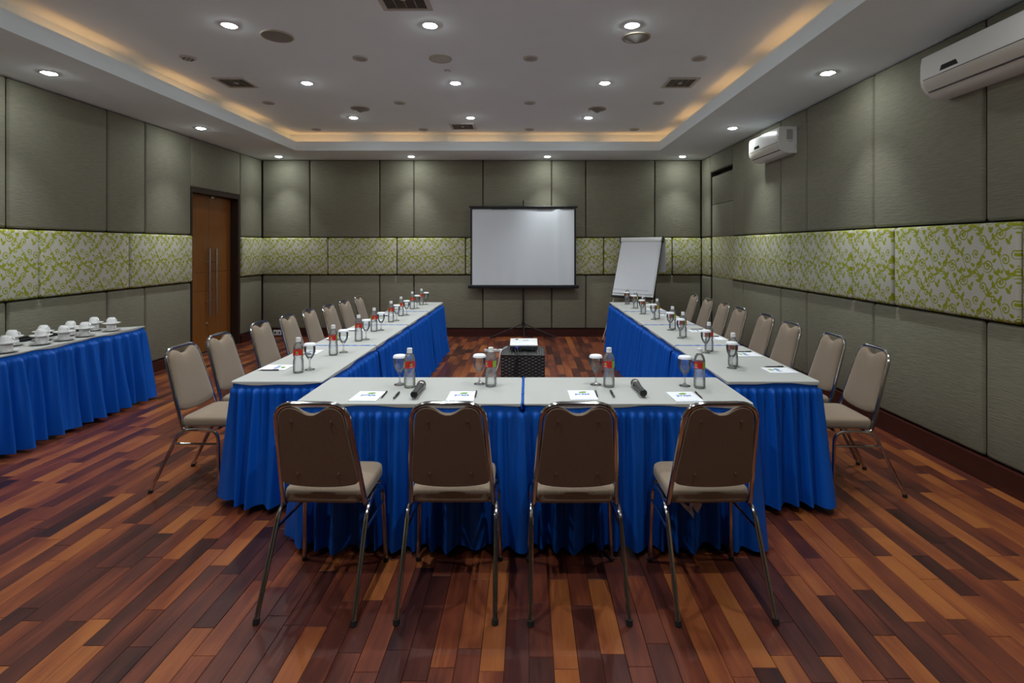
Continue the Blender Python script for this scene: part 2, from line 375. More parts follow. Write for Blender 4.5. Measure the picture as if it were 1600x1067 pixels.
# wooden double door, set back in the left wall
mb = MB(); mb.box((xa-.13, DY0, 0), (XL-.005, DY0+.035, DZ)); mb.box((xa-.13, DY1-.055, 0), (XL-.005, DY1, DZ)); mb.box((xa-.13, DY0+.035, DZ-.06), (XL-.005, DY1-.055, DZ))
mb.box((xa-.28, DY0, 0), (xa-.20, DY1, DZ))
door = struct(mb, 'door_1', M['dark_wood']); tag(door, 'double wooden door with long steel bar handles')
ym = (DY0+DY1)/2-.01; xd = XL-.13
for k, (y0, y1) in enumerate(((DY0+.037, ym-.003), (ym+.003, DY1-.057))):
    mb = MB()
    for z0, z1 in ((.008, .90), (.908, 1.17), (1.178, DZ-.063)): mb.bbox((xd-.04, y0, z0), (xd, y1, z1), .003, 1)
    mb.box((xd-.036, y0+.001, .01), (xd-.006, y1-.001, DZ-.065))
    leafo = mb.obj('door_leaf', M['door_wood'], door)
    hy = ym-.085 if k == 0 else ym+.085
    mb = MB(); mb.tube([(xd+.065, hy, .53), (xd+.065, hy, 1.53)], .016, 12)
    for z in (.74, 1.33): mb.tube([(xd-.002, hy, z), (xd+.065, hy, z)], .008, 8)
    mb.obj('handle', M['steel'], leafo)
mb = MB(); mb.lathe([(0, 0), (.022, 0), (.022, .008), (.012, .012), (.010, .02), (0, .02)], 16, mat=T(xd, ym-.05, .42) @ Matrix.Rotation(PI/2, 4, 'Y')); mb.obj('lock_cylinder', M['steel'], door)
mb = MB(); mb.bbox((xd, ym+.02, DZ-.10), (xd+.03, ym+.09, DZ-.065), .004, 1); mb.obj('door_stop', M['steel'], door)

# padded fabric door in the right wall, a dark gap over it
mb = MB(); mb.box((xb+.10, RY0, 0), (xb+.14, RY1, RZ1)); door2 = struct(mb, 'door_2', M['dark_wood']); tag(door2, 'fabric covered door flush with the padded wall')
for z0, z1, mm in ((.03, ZB0-.03, 'wall_fabric'), (ZB0-.03, ZB1, 'vine'), (ZB1, 2.24, 'wall_fabric'), (2.24, 2.70, 'wall_fabric')):
    mb = MB(); mb.bbox((XR+.01, RY0+.003, z0+.002), (XR+.055, RY1-.075, z1-.002), .006, 2); mb.obj('door_panel', M[mm], door2, sharp=None)
mb = MB(); mb.box((XR+.056, RY0+.006, .02), (XR+.075, RY1-.078, 2.705)); mb.obj('door_leaf', M['dark_wood'], door2)

# ceiling: soffit, lip, cove and raised tray
mb = MB()
for a, c in (((xa, YF, ZS), (TX0, YB+WT, ZS+.02)), ((TX1, YF, ZS), (xb, YB+WT, ZS+.02)), ((TX0, TY1, ZS), (TX1, YB+WT, ZS+.02)), ((TX0, YF, ZS), (TX1, TY0, ZS+.02))): mb.box(a, c)
l = .02
for a, c in (((TX0-l, TY0-l, ZS+.02), (TX0, TY1+l, ZLIP)), ((TX1, TY0-l, ZS+.02), (TX1+l, TY1+l, ZLIP)), ((TX0, TY1, ZS+.02), (TX1, TY1+l, ZLIP)), ((TX0, TY0-l, ZS+.02), (TX1, TY0, ZLIP))): mb.box(a, c)
C = COVE
for a, c in (((TX0-C-.02, TY0-C, ZS+.02), (TX0-C, TY1+C, ZU)), ((TX1+C, TY0-C, ZS+.02), (TX1+C+.02, TY1+C, ZU)), ((TX0-C, TY1+C, ZS+.02), (TX1+C, TY1+C+.02, ZU)), ((TX0-C, TY0-C-.02, ZS+.02), (TX1+C, TY0-C, ZU))): mb.box(a, c)
mb.box((TX0-C-.02, TY0-C-.02, ZU), (TX1+C+.02, TY1+C+.02, ZU+.05))
ceiling = struct(mb, 'ceiling', M['ceiling'])

# floor
mb = MB(); mb.box((xa, YF, -.06), (xb, YB+WT, -.006)); mb.box((xa-.3, DY0, -.06), (xa, DY1, -.006))
floor = struct(mb, 'floor', M['floor_gap'])
planks = []
PW = .0915; x = xa
while x < xb:
    y = YF - random.random()*.5; tone = random.random()
    while y < YB:
        Lh = random.choice((.30, .36, .42, .45, .52, .60, .68, .75)); y1 = min(y+Lh, YB)
        if y1 > YF+.02:
            y0 = max(y, YF); yc = (y0+y1)/2; xc = x+PW/2
            if yc > .3:
                sx = VPX+FPX*xc/yc; sy = VPY+FPX*EYE/yc
                vis = -20 < sx < 1620 and sy < 1100
            else: vis = False
            planks.append((yc if vis else 99, x, y0, min(x+PW, xb), y1, min(1, max(0, random.betavariate(1.9, 2.3))), random.uniform(-.0005, .0003)))
        y += Lh
    x += PW
planks.sort(key=lambda p: p[0])
def plank_verts(p):
    _, x0, y0, x1, y1, t, dz = p; g = .0009; c = .0012
    x0 += g; x1 -= g; y0 += g; y1 -= g; z = dz
    vs = [(x0, y0, -.006), (x1, y0, -.006), (x1, y1, -.006), (x0, y1, -.006), (x0, y0, z-c), (x1, y0, z-c), (x1, y1, z-c), (x0, y1, z-c),
          (x0+c, y0+c, z), (x1-c, y0+c, z), (x1-c, y1-c, z), (x0+c, y1-c, z)]
    fs = [(0, 1, 5, 4), (1, 2, 6, 5), (2, 3, 7, 6), (3, 0, 4, 7), (4, 5, 9, 8), (5, 6, 10, 9), (6, 7, 11, 10), (7, 4, 8, 11), (8, 9, 10, 11)]
    return vs, fs
def plank_obj(name, ps):
    mb = MB(); ts = []
    for p in ps:
        vs, fs = plank_verts(p); mb.add(vs, fs, False); ts += [p[5]]*12
    me = mb.mesh(name, M['floor']); at = me.attributes.new('tint', 'FLOAT', 'POINT'); at.data.foreach_set('value', ts)
    return link(name, me, floor)
for p in planks[:300]: plank_obj('floor_plank', [p])
tag(plank_obj('floor_planks', planks[300:]), kind='stuff')

# ------------------------------------------------------------------ ceiling fixtures
def spot(parent, w, size=118, blend=.9, r=.03):
    d = bpy.data.lights.new('downlight_lamp', 'SPOT'); d.energy = w; d.color = LAMP_COL; d.spot_size = math.radians(size); d.spot_blend = blend; d.shadow_soft_size = r
    o = bpy.data.objects.new('downlight_lamp', d); COL.objects.link(o); o.parent = parent; o.location = (0, 0, -.02)
ring = MB(); ring.lathe([(.052, .0), (.070, -.004), (.068, -.0055), (.050, -.003), (.046, .004), (.052, .004)], 28); ring_me = ring.mesh('trim_ring', M['white'])
lens = MB(); lens.lathe([(0, -.016), (.020, -.0145), (.036, -.010), (.045, -.004), (.048, .0005)], 24); lens_me = lens.mesh('lens', M['lens'])
ORD = ['first', 'second', 'third', 'fourth', 'fifth', 'sixth', 'seventh', 'eighth', 'ninth', 'tenth', 'eleventh']
def downlight(x, y, z, label, group, w, size=118, blend=.9):
    t = thing('downlight', (x, y, z), 0, label, 'downlight', group)
    link('trim_ring', ring_me, t); link('lens', lens_me, t); spot(t, w, size, blend)
for cx, cn in ((-2.42, 'door-side'), (-.79, 'middle'), (.85, 'air conditioner side')):
    for k, y in enumerate((7.31, 5.76, 4.26, 2.75, 1.2)):
        downlight(cx, y, ZU, 'lit downlight, %s from the back in the %s line of the raised ceiling' % (ORD[k], cn), 'downlights in the raised ceiling', SPOT_W)
for k, x in enumerate((-4.17, -1.947, .334, 2.60)):
    downlight(x, 8.80, ZS, 'lit downlight of the lower back ceiling, ' + ['in the corner by the wooden door', 'between door and screen', 'above the projection screen', 'in the corner above the flipchart side'][k], 'downlights in the lower ceiling', SPOT_W*1.15, 76, 1.0)
for x, cn in ((-4.17, 'beside the door wall'), (2.62, 'beside the air conditioners')):
    for k, y in enumerate((6.70, 4.575, 2.45, .35)):
        downlight(x, y, ZS, 'lit downlight of the lower ceiling %s, %s from the corner one' % (cn, ORD[k]), 'downlights in the lower ceiling', SPOT_W*1.15, 76, 1.0)
# unlit small round fittings
sm = MB(); sm.lathe([(0, -.002), (.050, -.002), (.052, -.010), (.068, -.012), (.071, -.006), (.072, 0)], 26); sm_me = sm.mesh('trim_ring', M['vent_frame'])
sl = MB(); sl.lathe([(0, -.006), (.03, -.005), (.0495, -.003)], 20); sl_me = sl.mesh('lens', M['vent'])
cols = ((-3.225, 'nearest the door wall'), (-1.59, 'second from the door wall'), (.03, 'third from the door wall'), (1.635, 'nearest the air conditioners'))
for cx, cn in cols:
    for k, y in enumerate((8.02, 6.54, 5.0)):
        if cx < -3 and k == 2: continue
        t = thing('ceiling_spot', (cx, y, ZU), 0, 'unlit grey ceiling spot, %s from the back, line %s' % (ORD[k], cn), 'ceiling light', 'unlit ceiling spots')
        link('trim_ring', sm_me, t); link('lens', sl_me, t)
t = thing('smoke_detector', (-3.22, 4.98, ZU), 0, 'small round white perforated detector on the ceiling near the door side cove', 'detector')
mb = MB(); mb.lathe([(0, -.02), (.05, -.018), (.068, -.008), (.072, 0)], 28); mb.obj('housing', M['vent_frame'], t)
mb = MB()
for k in range(8):
    a = k*PI/4; mb.lathe([(0, -.004), (.012, -.004), (.012, 0), (0, 0)], 10, mat=T(.04*math.cos(a), .04*math.sin(a), -.017) @ Matrix.Rotation(0, 4, 'X'))
mb.lathe([(0, -.003), (.010, -.003), (.010, 0)], 10, mat=T(0, 0, -.0185)); mb.obj('opening', M['vent_dark'], t)
# speakers
def speaker(x, y, r, cone, label, pale=False):
    t = thing('ceiling_speaker', (x, y, ZU), 0, label, 'speaker', 'round ceiling speakers')
    mb = MB(); mb.lathe([(r-.012, -.010), (r-.004, -.012), (r, -.008), (r, 0)], 36); mb.obj('rim', M['speaker_rim'], t)
    mb = MB()
    if cone: mb.lathe([(0, -.055), (.012, -.052), (r*.45, -.032), (r-.012, -.008)], 36)
    else: mb.lathe([(0, -.016), (r*.5, -.014), (r-.012, -.010)], 36)
    mb.obj('grille', M['vent_frame'] if pale else M['speaker'], t)
speaker(-2.13, 4.47, .132, False, 'flat dark grey round ceiling speaker beside the near door side downlight')
speaker(-.83, 5.01, .108, False, 'pale round ceiling speaker over the middle of the room', True)
speaker(.933, 4.5, .122, True, 'large cone-shaped ceiling speaker right behind a lit downlight')
speaker(-2.17, 6.81, .122, True, 'cone-shaped ceiling speaker on the door side, nearer the back wall')
speaker(.908, 6.83, .118, True, 'cone-shaped ceiling speaker over the air conditioner side, nearer the back wall')
# square air diffusers
def vent(x, y, w, label, slats=11):
    t = thing('ceiling_vent', (x, y, ZU), 0, label, 'vent', 'square ceiling vents')
    h = w/2; fr = .035; mb = MB()
    for a, c in (((-h, -h, -.012), (h, -h+fr, 0)), ((-h, h-fr, -.012), (h, h, 0)), ((-h, -h+fr, -.012), (-h+fr, h-fr, 0)), ((h-fr, -h+fr, -.012), (h, h-fr, 0))): mb.box(a, c)
    mb.obj('frame', M['vent_frame'], t)
    mb = MB(); mb.box((-h+fr, -h+fr, -.002), (h-fr, h-fr, 0)); mb.obj('backing', M['vent_dark'], t)
    mb = MB(); st = (w-2*fr)/slats
    for k in range(slats):
        yy = -h+fr+(k+.5)*st; mb.box((-h+fr, -st*.28, -.003), (h-fr, st*.28, .0), mat=T(0, yy, -.006) @ Matrix.Rotation(math.radians(25), 4, 'X'))
    for k in range(1, 4):
        xx = -h+fr+(w-2*fr)*k/4; mb.box((xx-.003, -h+fr, -.010), (xx+.003, h-fr, -.007))
    o = mb.obj('slats', M['vent'], t)
    mb = MB(); mb.lathe([(0, -.016), (.020, -.015), (.026, -.010), (.026, -.002)], 16); mb.obj('hub', M['vent_frame'], t)
vent(-3.18, 5.735, .34, 'square grey air vent near the door side cove')
vent(1.67, 5.735, .34, 'square grey air vent near the air conditioner side cove')
vent(-.96, 7.81, .37, 'square grey air vent closest to the back wall')
vent(-.90, 3.79, .37, 'square slatted air vent closest to the camera, cut by the photo edge', 16)
t = thing('ceiling_sensor', (-.815, 5.35, ZU), 0, 'tiny square sensor beside the pale round speaker', 'sensor')
mb = MB(); mb.bbox((-.028, -.028, -.008), (.028, .028, 0), .002, 1); mb.obj('housing', M['vent_frame'], t)
mb = MB(); mb.bbox((-.018, -.018, -.011), (.018, .018, -.006), .002, 1); mb.obj('cover', M['ceiling'], t)
# cove tubes
def cove_light(x, y, along, n, label):
    t = thing('cove_light', (x, y, ZS+.02), 0 if along == 'y' else PI/2, label, 'strip light', 'warm tube lights hidden in the ceiling cove')
    mb = MB(); mb.box((-.018, -.56, 0), (.018, .56, .015)); mb.obj('batten', M['white'], t)
    mb = MB(); mb.tube([(0, -.42, .027), (0, .42, .027)], .012, 8); mb.obj('tube', M['cove_tube'], t)
k = 0
for yy in [TY0+.3+1.32*i for i in range(8)]:
    cove_light(TX0-.052, yy, 'y', k, 'warm tube light in the door side cove, %s counted from behind the camera' % ORD[k]); cove_light(TX1+.052, yy, 'y', k, 'warm tube light in the air conditioner side cove, %s counted from behind the camera' % ORD[k]); k += 1
for k in range(5): cove_light(TX0+.47+1.20*k, TY1+.052, 'x', k, 'warm tube light in the back wall cove, %s from the door side' % ORD[k])

# ------------------------------------------------------------------ wall fixtures
def air_con(y0, y1, label):
    t = thing('air_conditioner', (XR, (y0+y1)/2, 2.61), 0, label, 'air conditioner', 'split air conditioners on the wall')
    h = (y1-y0)/2
    prof = [(0, 0), (-.09, .0), (-.135, .012), (-.175, .045), (-.200, .085), (-.208, .13), (-.206, .24), (-.196, .292), (-.185, .298), (0, .298)]
    def extr(pr, ya, yb, mi=0, mb=None):
        n = len(pr); vs = [(p[0], ya, p[1]) for p in pr] + [(p[0], yb, p[1]) for p in pr]
        mb.add(vs, [tuple(range(n)), tuple(range(2*n-1, n-1, -1))] + [(k, n+k, n+(k+1) % n, (k+1) % n) for k in range(n)], True, mi)
    mb = MB(); extr(prof, -h, h, 0, mb); mb.obj('body', M['ac_white'], t, sharp=25)
    mb = MB(); pr = [(-.209, .128), (-.211, .128), (-.209, .240), (-.199, .291), (-.197, .291), (-.206, .240)]
    extr(pr, -h+.028, h-.028, 0, mb); mb.obj('front_panel', M['ac_white'], t, sharp=25)
    mb = MB(); pr = [(-.170, .046), (-.176, .040), (-.204, .082), (-.2105, .122), (-.208, .122), (-.200, .085)]
    extr(pr, -h+.03, h-.03, 0, mb); mb.obj('air_flap', M['ac_flap'], t, sharp=25)
    mb = MB(); mb.box((-.2095, -h+.028, .1215), (-.205, h-.028, .1285)); mb.box((-.178, -h+.035, .036), (-.165, h-.035, .043)); mb.obj('slot', M['black'], t)
    mb = MB(); mb.add([(-.2116, .10-.02, .145), (-.2116, .10+.135, .145), (-.2113, .10+.12, .180), (-.2113, .10+.0, .180),
                       (-.206, .10-.02, .145), (-.206, .10+.135, .145), (-.206, .10+.12, .180), (-.206, .10+.0, .180)],
                      [(0, 3, 2, 1), (4, 5, 6, 7), (0, 1, 5, 4), (1, 2, 6, 5), (2, 3, 7, 6), (3, 0, 4, 7)], False)
    mb.obj('display', M['black_gloss'], t)
    mb = MB(); mb.bbox((-.115, -h-.0015, .15), (-.045, -h+.003, .265), .001, 1); mb.bbox((-.10, -h-.0015, .128), (-.05, -h+.003, .137), .001, 1); mb.obj('side_grille', M['vent'], t)
    mb = MB()
    for z in (.05, .075, .10): mb.tube([(-.03, -h-.003, z), (-.005, -h-.003, z)], .006, 6)
    mb.obj('side_clip', M['white'], t)
air_con(2.94, 3.77, 'large white air conditioner near the camera, cut by the photo edge')
air_con(5.90, 6.69, 'white air conditioner farther along the wall, seen with its whole side')
t = thing('power_outlet', (-4.34, YB-.022, .065), 0, 'white double wall socket low on the back wall by the corner', 'socket')
mb = MB(); mb.bbox((-.068, -.010, -.045), (-.003, 0, .045), .003, 1); mb.bbox((.003, -.010, -.045), (.068, 0, .045), .003, 1); mb.obj('plate', M['white'], t)
mb = MB(); mb.lathe([(0, -.012), (.020, -.012), (.022, -.009)], 18, mat=T(-.035, 0, 0) @ Matrix.Rotation(-PI/2, 4, 'X')); mb.bbox((.022, -.0125, -.02), (.05, -.009, .02), .002, 1); mb.obj('socket_hole', M['charcoal'], t)

# ------------------------------------------------------------------ tables
TH = .75
def rnd_poly(poly, r, seg=4):
    out = []; n = len(poly)
    for i in range(n):
        a, b_, c = Vector(poly[i-1]), Vector(poly[i]), Vector(poly[(i+1) % n])
        p0 = b_+(a-b_).normalized()*r; p1 = b_+(c-b_).normalized()*r
        for k in range(seg+1):
            q = k/seg; out.append(p0*(1-q)**2 + b_*2*q*(1-q) + p1*q*q)
    return out
def table(poly, label_of, group, leg_in=.09, rail=False):
    """poly: four corners, counter-clockwise seen from above"""
    cx = sum(p[0] for p in poly)/4; cy = sum(p[1] for p in poly)/4
    t = thing('folding_table', (cx, cy, 0), 0, 'table under ' + label_of, 'table', group)
    loc = [(p[0]-cx, p[1]-cy) for p in poly]
    mb = MB(); mb.prism([(x*.96, y*.94) for x, y in loc], TH-.058, TH-.032); mb.obj('tabletop', M['dark_wood'], t)
    for x, y in loc:
        k = .86; mb = MB(); mb.tube([(x*k, y*k, TH-.06), (x*k, y*k, .012)], .014, 8)
        lo = mb.obj('leg', M['charcoal'], t); mb = MB(); mb.tube([(x*k, y*k, .03), (x*k, y*k, 0)], .018, 8); mb.obj('foot', M['rubber'], lo)
    # cloth: a top sheet with a short wavy drop
    ring0 = rnd_poly([Vector(p) for p in loc], .02)
    pts = []
    for i, p in enumerate(ring0):
        q = ring0[(i+1) % len(ring0)]; d = (q-p).length; m = max(1, int(d/.05))
        for k in range(m): pts.append(p.lerp(q, k/m))
    n = len(pts); cen = Vector((0, 0)); vs = []; ph = random.random()*6
    arc = 0; drops = []
    for i, p in enumerate(pts):
        arc += (p-pts[i-1]).length if i else 0
        drops.append(.011+.007*math.sin(arc*9+ph)+.004*math.sin(arc*21+ph*2))
    inner = [p*.96 for p in pts]
    for p in inner: vs.append((p.x, p.y, TH))
    for p in pts: s_ = .997; vs.append((p.x*s_, p.y*s_, TH-.0005))
    for p in pts: vs.append((p.x, p.y, TH-.004))
    for p, d in zip(pts, drops): vs.append((p.x*1.001, p.y*1.001, TH-.004-max(.004, d)))
    for p, d in zip(pts, drops): vs.append((p.x*.985, p.y*.985, TH-.004-max(.004, d)))
    fs = [tuple(range(n))]
    for j in range(4):
        for i in range(n):
            i2 = (i+1) % n; fs.append((j*n+i, (j+1)*n+i, (j+1)*n+i2, j*n+i2))
    mb = MB(); mb.add(vs, fs, True)
    c = mb.obj('tablecloth', M['cloth'], None, (cx, cy, 0), sharp=60); tag(c, 'white cloth on ' + label_of, 'tablecloth', 'white tablecloths')
    return t
def skirt(paths, label, flare=.075, zbot=.035, seed=0, fold=1.0):
    """pleated skirt hanging along polylines (outside is on the right of the walking direction)"""
    mb = MB()
    for q, path in enumerate(paths if isinstance(paths[0], list) else [paths]): skirt_run(mb, path, flare, zbot, seed+q*50, fold)
    cx = sum(v[0] for v in mb.v)/len(mb.v); cy = sum(v[1] for v in mb.v)/len(mb.v)
    mb.v = [(v[0]-cx, v[1]-cy, v[2]) for v in mb.v]
    o = mb.obj('table_skirt', M['skirt'], None, (cx, cy, 0), sharp=None)
    return tag(o, label, 'table skirt', 'blue pleated table skirts')
def skirt_run(mb, path, flare, zbot, seed, fold):
    rg = random.Random(seed+11)
    P = [Vector(p) for p in path]
    pts = fillet([(p.x, p.y, 0) for p in P], .03, 6) if len(P) > 2 else [Vector((p.x, p.y, 0)) for p in P]
    # resample
    L_ = [0]
    for a, c in zip(pts[:-1], pts[1:]): L_.append(L_[-1]+(c-a).length)
    step = .0075; n = int(L_[-1]/step)+1; S_ = []
    j = 0
    for i in range(n+1):
        s = L_[-1]*i/n
        while j < len(L_)-2 and L_[j+1] < s: j += 1
        f = (s-L_[j])/max(1e-9, L_[j+1]-L_[j]); S_.append(pts[j].lerp(pts[j+1], f))
    nor = []
    for i in range(n+1):
        a = S_[max(0, i-3)]; c = S_[min(n, i+3)]; t_ = (c-a).normalized(); nor.append(Vector((t_.y, -t_.x, 0)))
    # pleat phases: narrow at the top, merging downwards
    rows = [0, .022, .045, .055, .09, .15, .25, .38, .52, .68, .84, .95, 1.0]
    top = TH-.010; H = top-zbot; vs = []
    ph1 = ph2 = ph3 = 0; A1 = []; A2 = []; A3 = []
    w1 = 2*PI/.047; w2 = 2*PI/(.105*(1+.35*(fold-1))); w3 = 2*PI/.31; k1 = k2 = 1
    am = 1.0
    hem = []
    for i in range(n+1):
        if i % 6 == 0: k1 = rg.uniform(.75, 1.3)
        if i % 13 == 0: k2 = rg.uniform(.7, 1.35)
        ph1 += w1*step*k1; ph2 += w2*step*k2; ph3 += w3*step
        A1.append(ph1); A2.append(ph2); A3.append(ph3)
        hem.append(.006*math.sin(ph3*.7+1)+.004*math.sin(ph2*.5))
    def sharpw(x):    # rounded fold tops, tighter valleys
        return 1-2*abs(math.sin(x/2))**1.5
    for r_ in rows:
        for i in range(n+1):
            if r_ <= .022: off = .001; z = top-H*r_
            elif r_ <= .045: off = -.001
            else:
                q = (r_-.045)/.955
                a1 = .0125*(1-q)**.7*min(1, q*30+.5)+.003; a2 = (.004+.034*q**.6)*fold; a3 = .016*q*fold
                off = a1*sharpw(A1[i]) + a2*sharpw(A2[i]+.8*math.sin(A3[i])*q) + a3*math.sin(A3[i]) + flare*q**1.15 + .009
                if q < .1: off = max(off, .001)
            z = top-(H+hem[i])*r_
            if r_ == 0: z = top + .003*math.sin(A3[i]*.5)
            p = S_[i]+nor[i]*off; vs.append((p.x, p.y, z))
    m = n+1; fs = []
    for j in range(len(rows)-1):
        for i in range(n): fs.append((j*m+i, (j+1)*m+i, (j+1)*m+i+1, j*m+i+1))
    mb.add(vs, fs, True)

# cross tables at the camera end
FY0, FY1 = 2.678, 3.225
front_tabs = [(-1.200, -.031, 'the cross table nearer the door side'), (-.018, 1.160, 'the cross table nearer the air conditioner side')]
for i, (x0, x1, nm) in enumerate(front_tabs):
    table([(x0, FY0), (x1, FY0), (x1, FY1), (x0, FY1)], nm, 'cross tables in front')
    e = .004
    xm = (x0+x1)/2
    skirt([(xm, FY1-e), (x0+e, FY1-e), (x0+e, FY0+e), (x1-e, FY0+e), (x1-e, FY1-e), (xm+.01, FY1-e)], 'blue pleated skirt around ' + nm, flare=.028, zbot=.03, seed=i, fold=.95)
# side rows
YS = [3.115, 4.265, 5.40, 6.515, 7.63]
rows_ = [(-1.768, -1.222, 'door side row', 'L'), (1.190, 1.744, 'air conditioner side row', 'R')]
WHICH = ['the table at the camera end', 'the second table from the camera', 'the third table from the camera', 'the table at the back end']
for x0, x1, rn, sd in rows_:
    for k in range(4):
        y0, y1 = YS[k]+.006, YS[k+1]-.006; nm = WHICH[k] + ' of the ' + rn
        table([(x0, y0), (x1, y0), (x1, y1), (x0, y1)], nm, 'tables of the ' + rn)
        e = .004; a, bq, c, d = (x0+e, y0+e), (x1-e, y0+e), (x1-e, y1-e), (x0+e, y1-e)
        lab = 'blue pleated skirt around ' + nm
        if k == 0: skirt([d, a, bq, c], lab, flare=.065, zbot=.045, seed=20+(10 if sd == 'L' else 0))
        elif k == 3: skirt([bq, c, d, a], lab, flare=.055, zbot=.045, seed=23+(10 if sd == 'L' else 0))
        else: skirt([[bq, c], [d, a]], lab, flare=.055, zbot=.045, seed=30+k)
# blue ruffle showing in the seams between neighbouring cloths
def ruffle(a, c, parent):
    a, c = Vector(a), Vector(c); n = int((c-a).length/.008); t_ = (c-a).normalized(); nr = Vector((-t_.y, t_.x)); vs = []
    for i in range(n+1):
        p = a.lerp(c, i/n); w = .0035*math.sin(i*.9)+.002*math.sin(i*.37)
        for dx, z in ((-.004+w, TH-.03), (-.003+w, TH+.0015), (.003+w, TH+.003+.001*math.sin(i*.6)), (.004+w, TH-.03)): vs.append((p.x+nr.x*dx-parent.location.x, p.y+nr.y*dx-parent.location.y, z))
    mb = MB(); mb.add(vs, [(i*4+k, (i+1)*4+k, (i+1)*4+k+1, i*4+k+1) for i in range(n) for k in range(3)], True); mb.obj('seam_ruffle', M['skirt'], parent, sharp=None)
sk = {o['label']: o for o in bpy.data.objects if o.name.startswith('table_skirt')}
ruffle((-.0245, FY0-.004), (-.0245, FY1), sk['blue pleated skirt around ' + front_tabs[0][2]])
for x0, x1, rn, sd in rows_:
    for k in range(3): ruffle((x0+.01, YS[k+1]), (x1-.01, YS[k+1]), sk['blue pleated skirt around ' + WHICH[k] + ' of the ' + rn])
# coffee table along the door wall
cp = [(-4.45, 3.0), (-3.845, 3.0), (-3.875, 5.33), (-4.47, 5.02)]
table(cp, 'the long coffee table by the door wall', 'coffee table')
skirt([(-3.85, 3.0), (-3.879, 5.325), (-4.465, 5.02)], 'dark blue pleated skirt around the coffee table by the wall', flare=.05, zbot=.035, seed=5, fold=1.7)

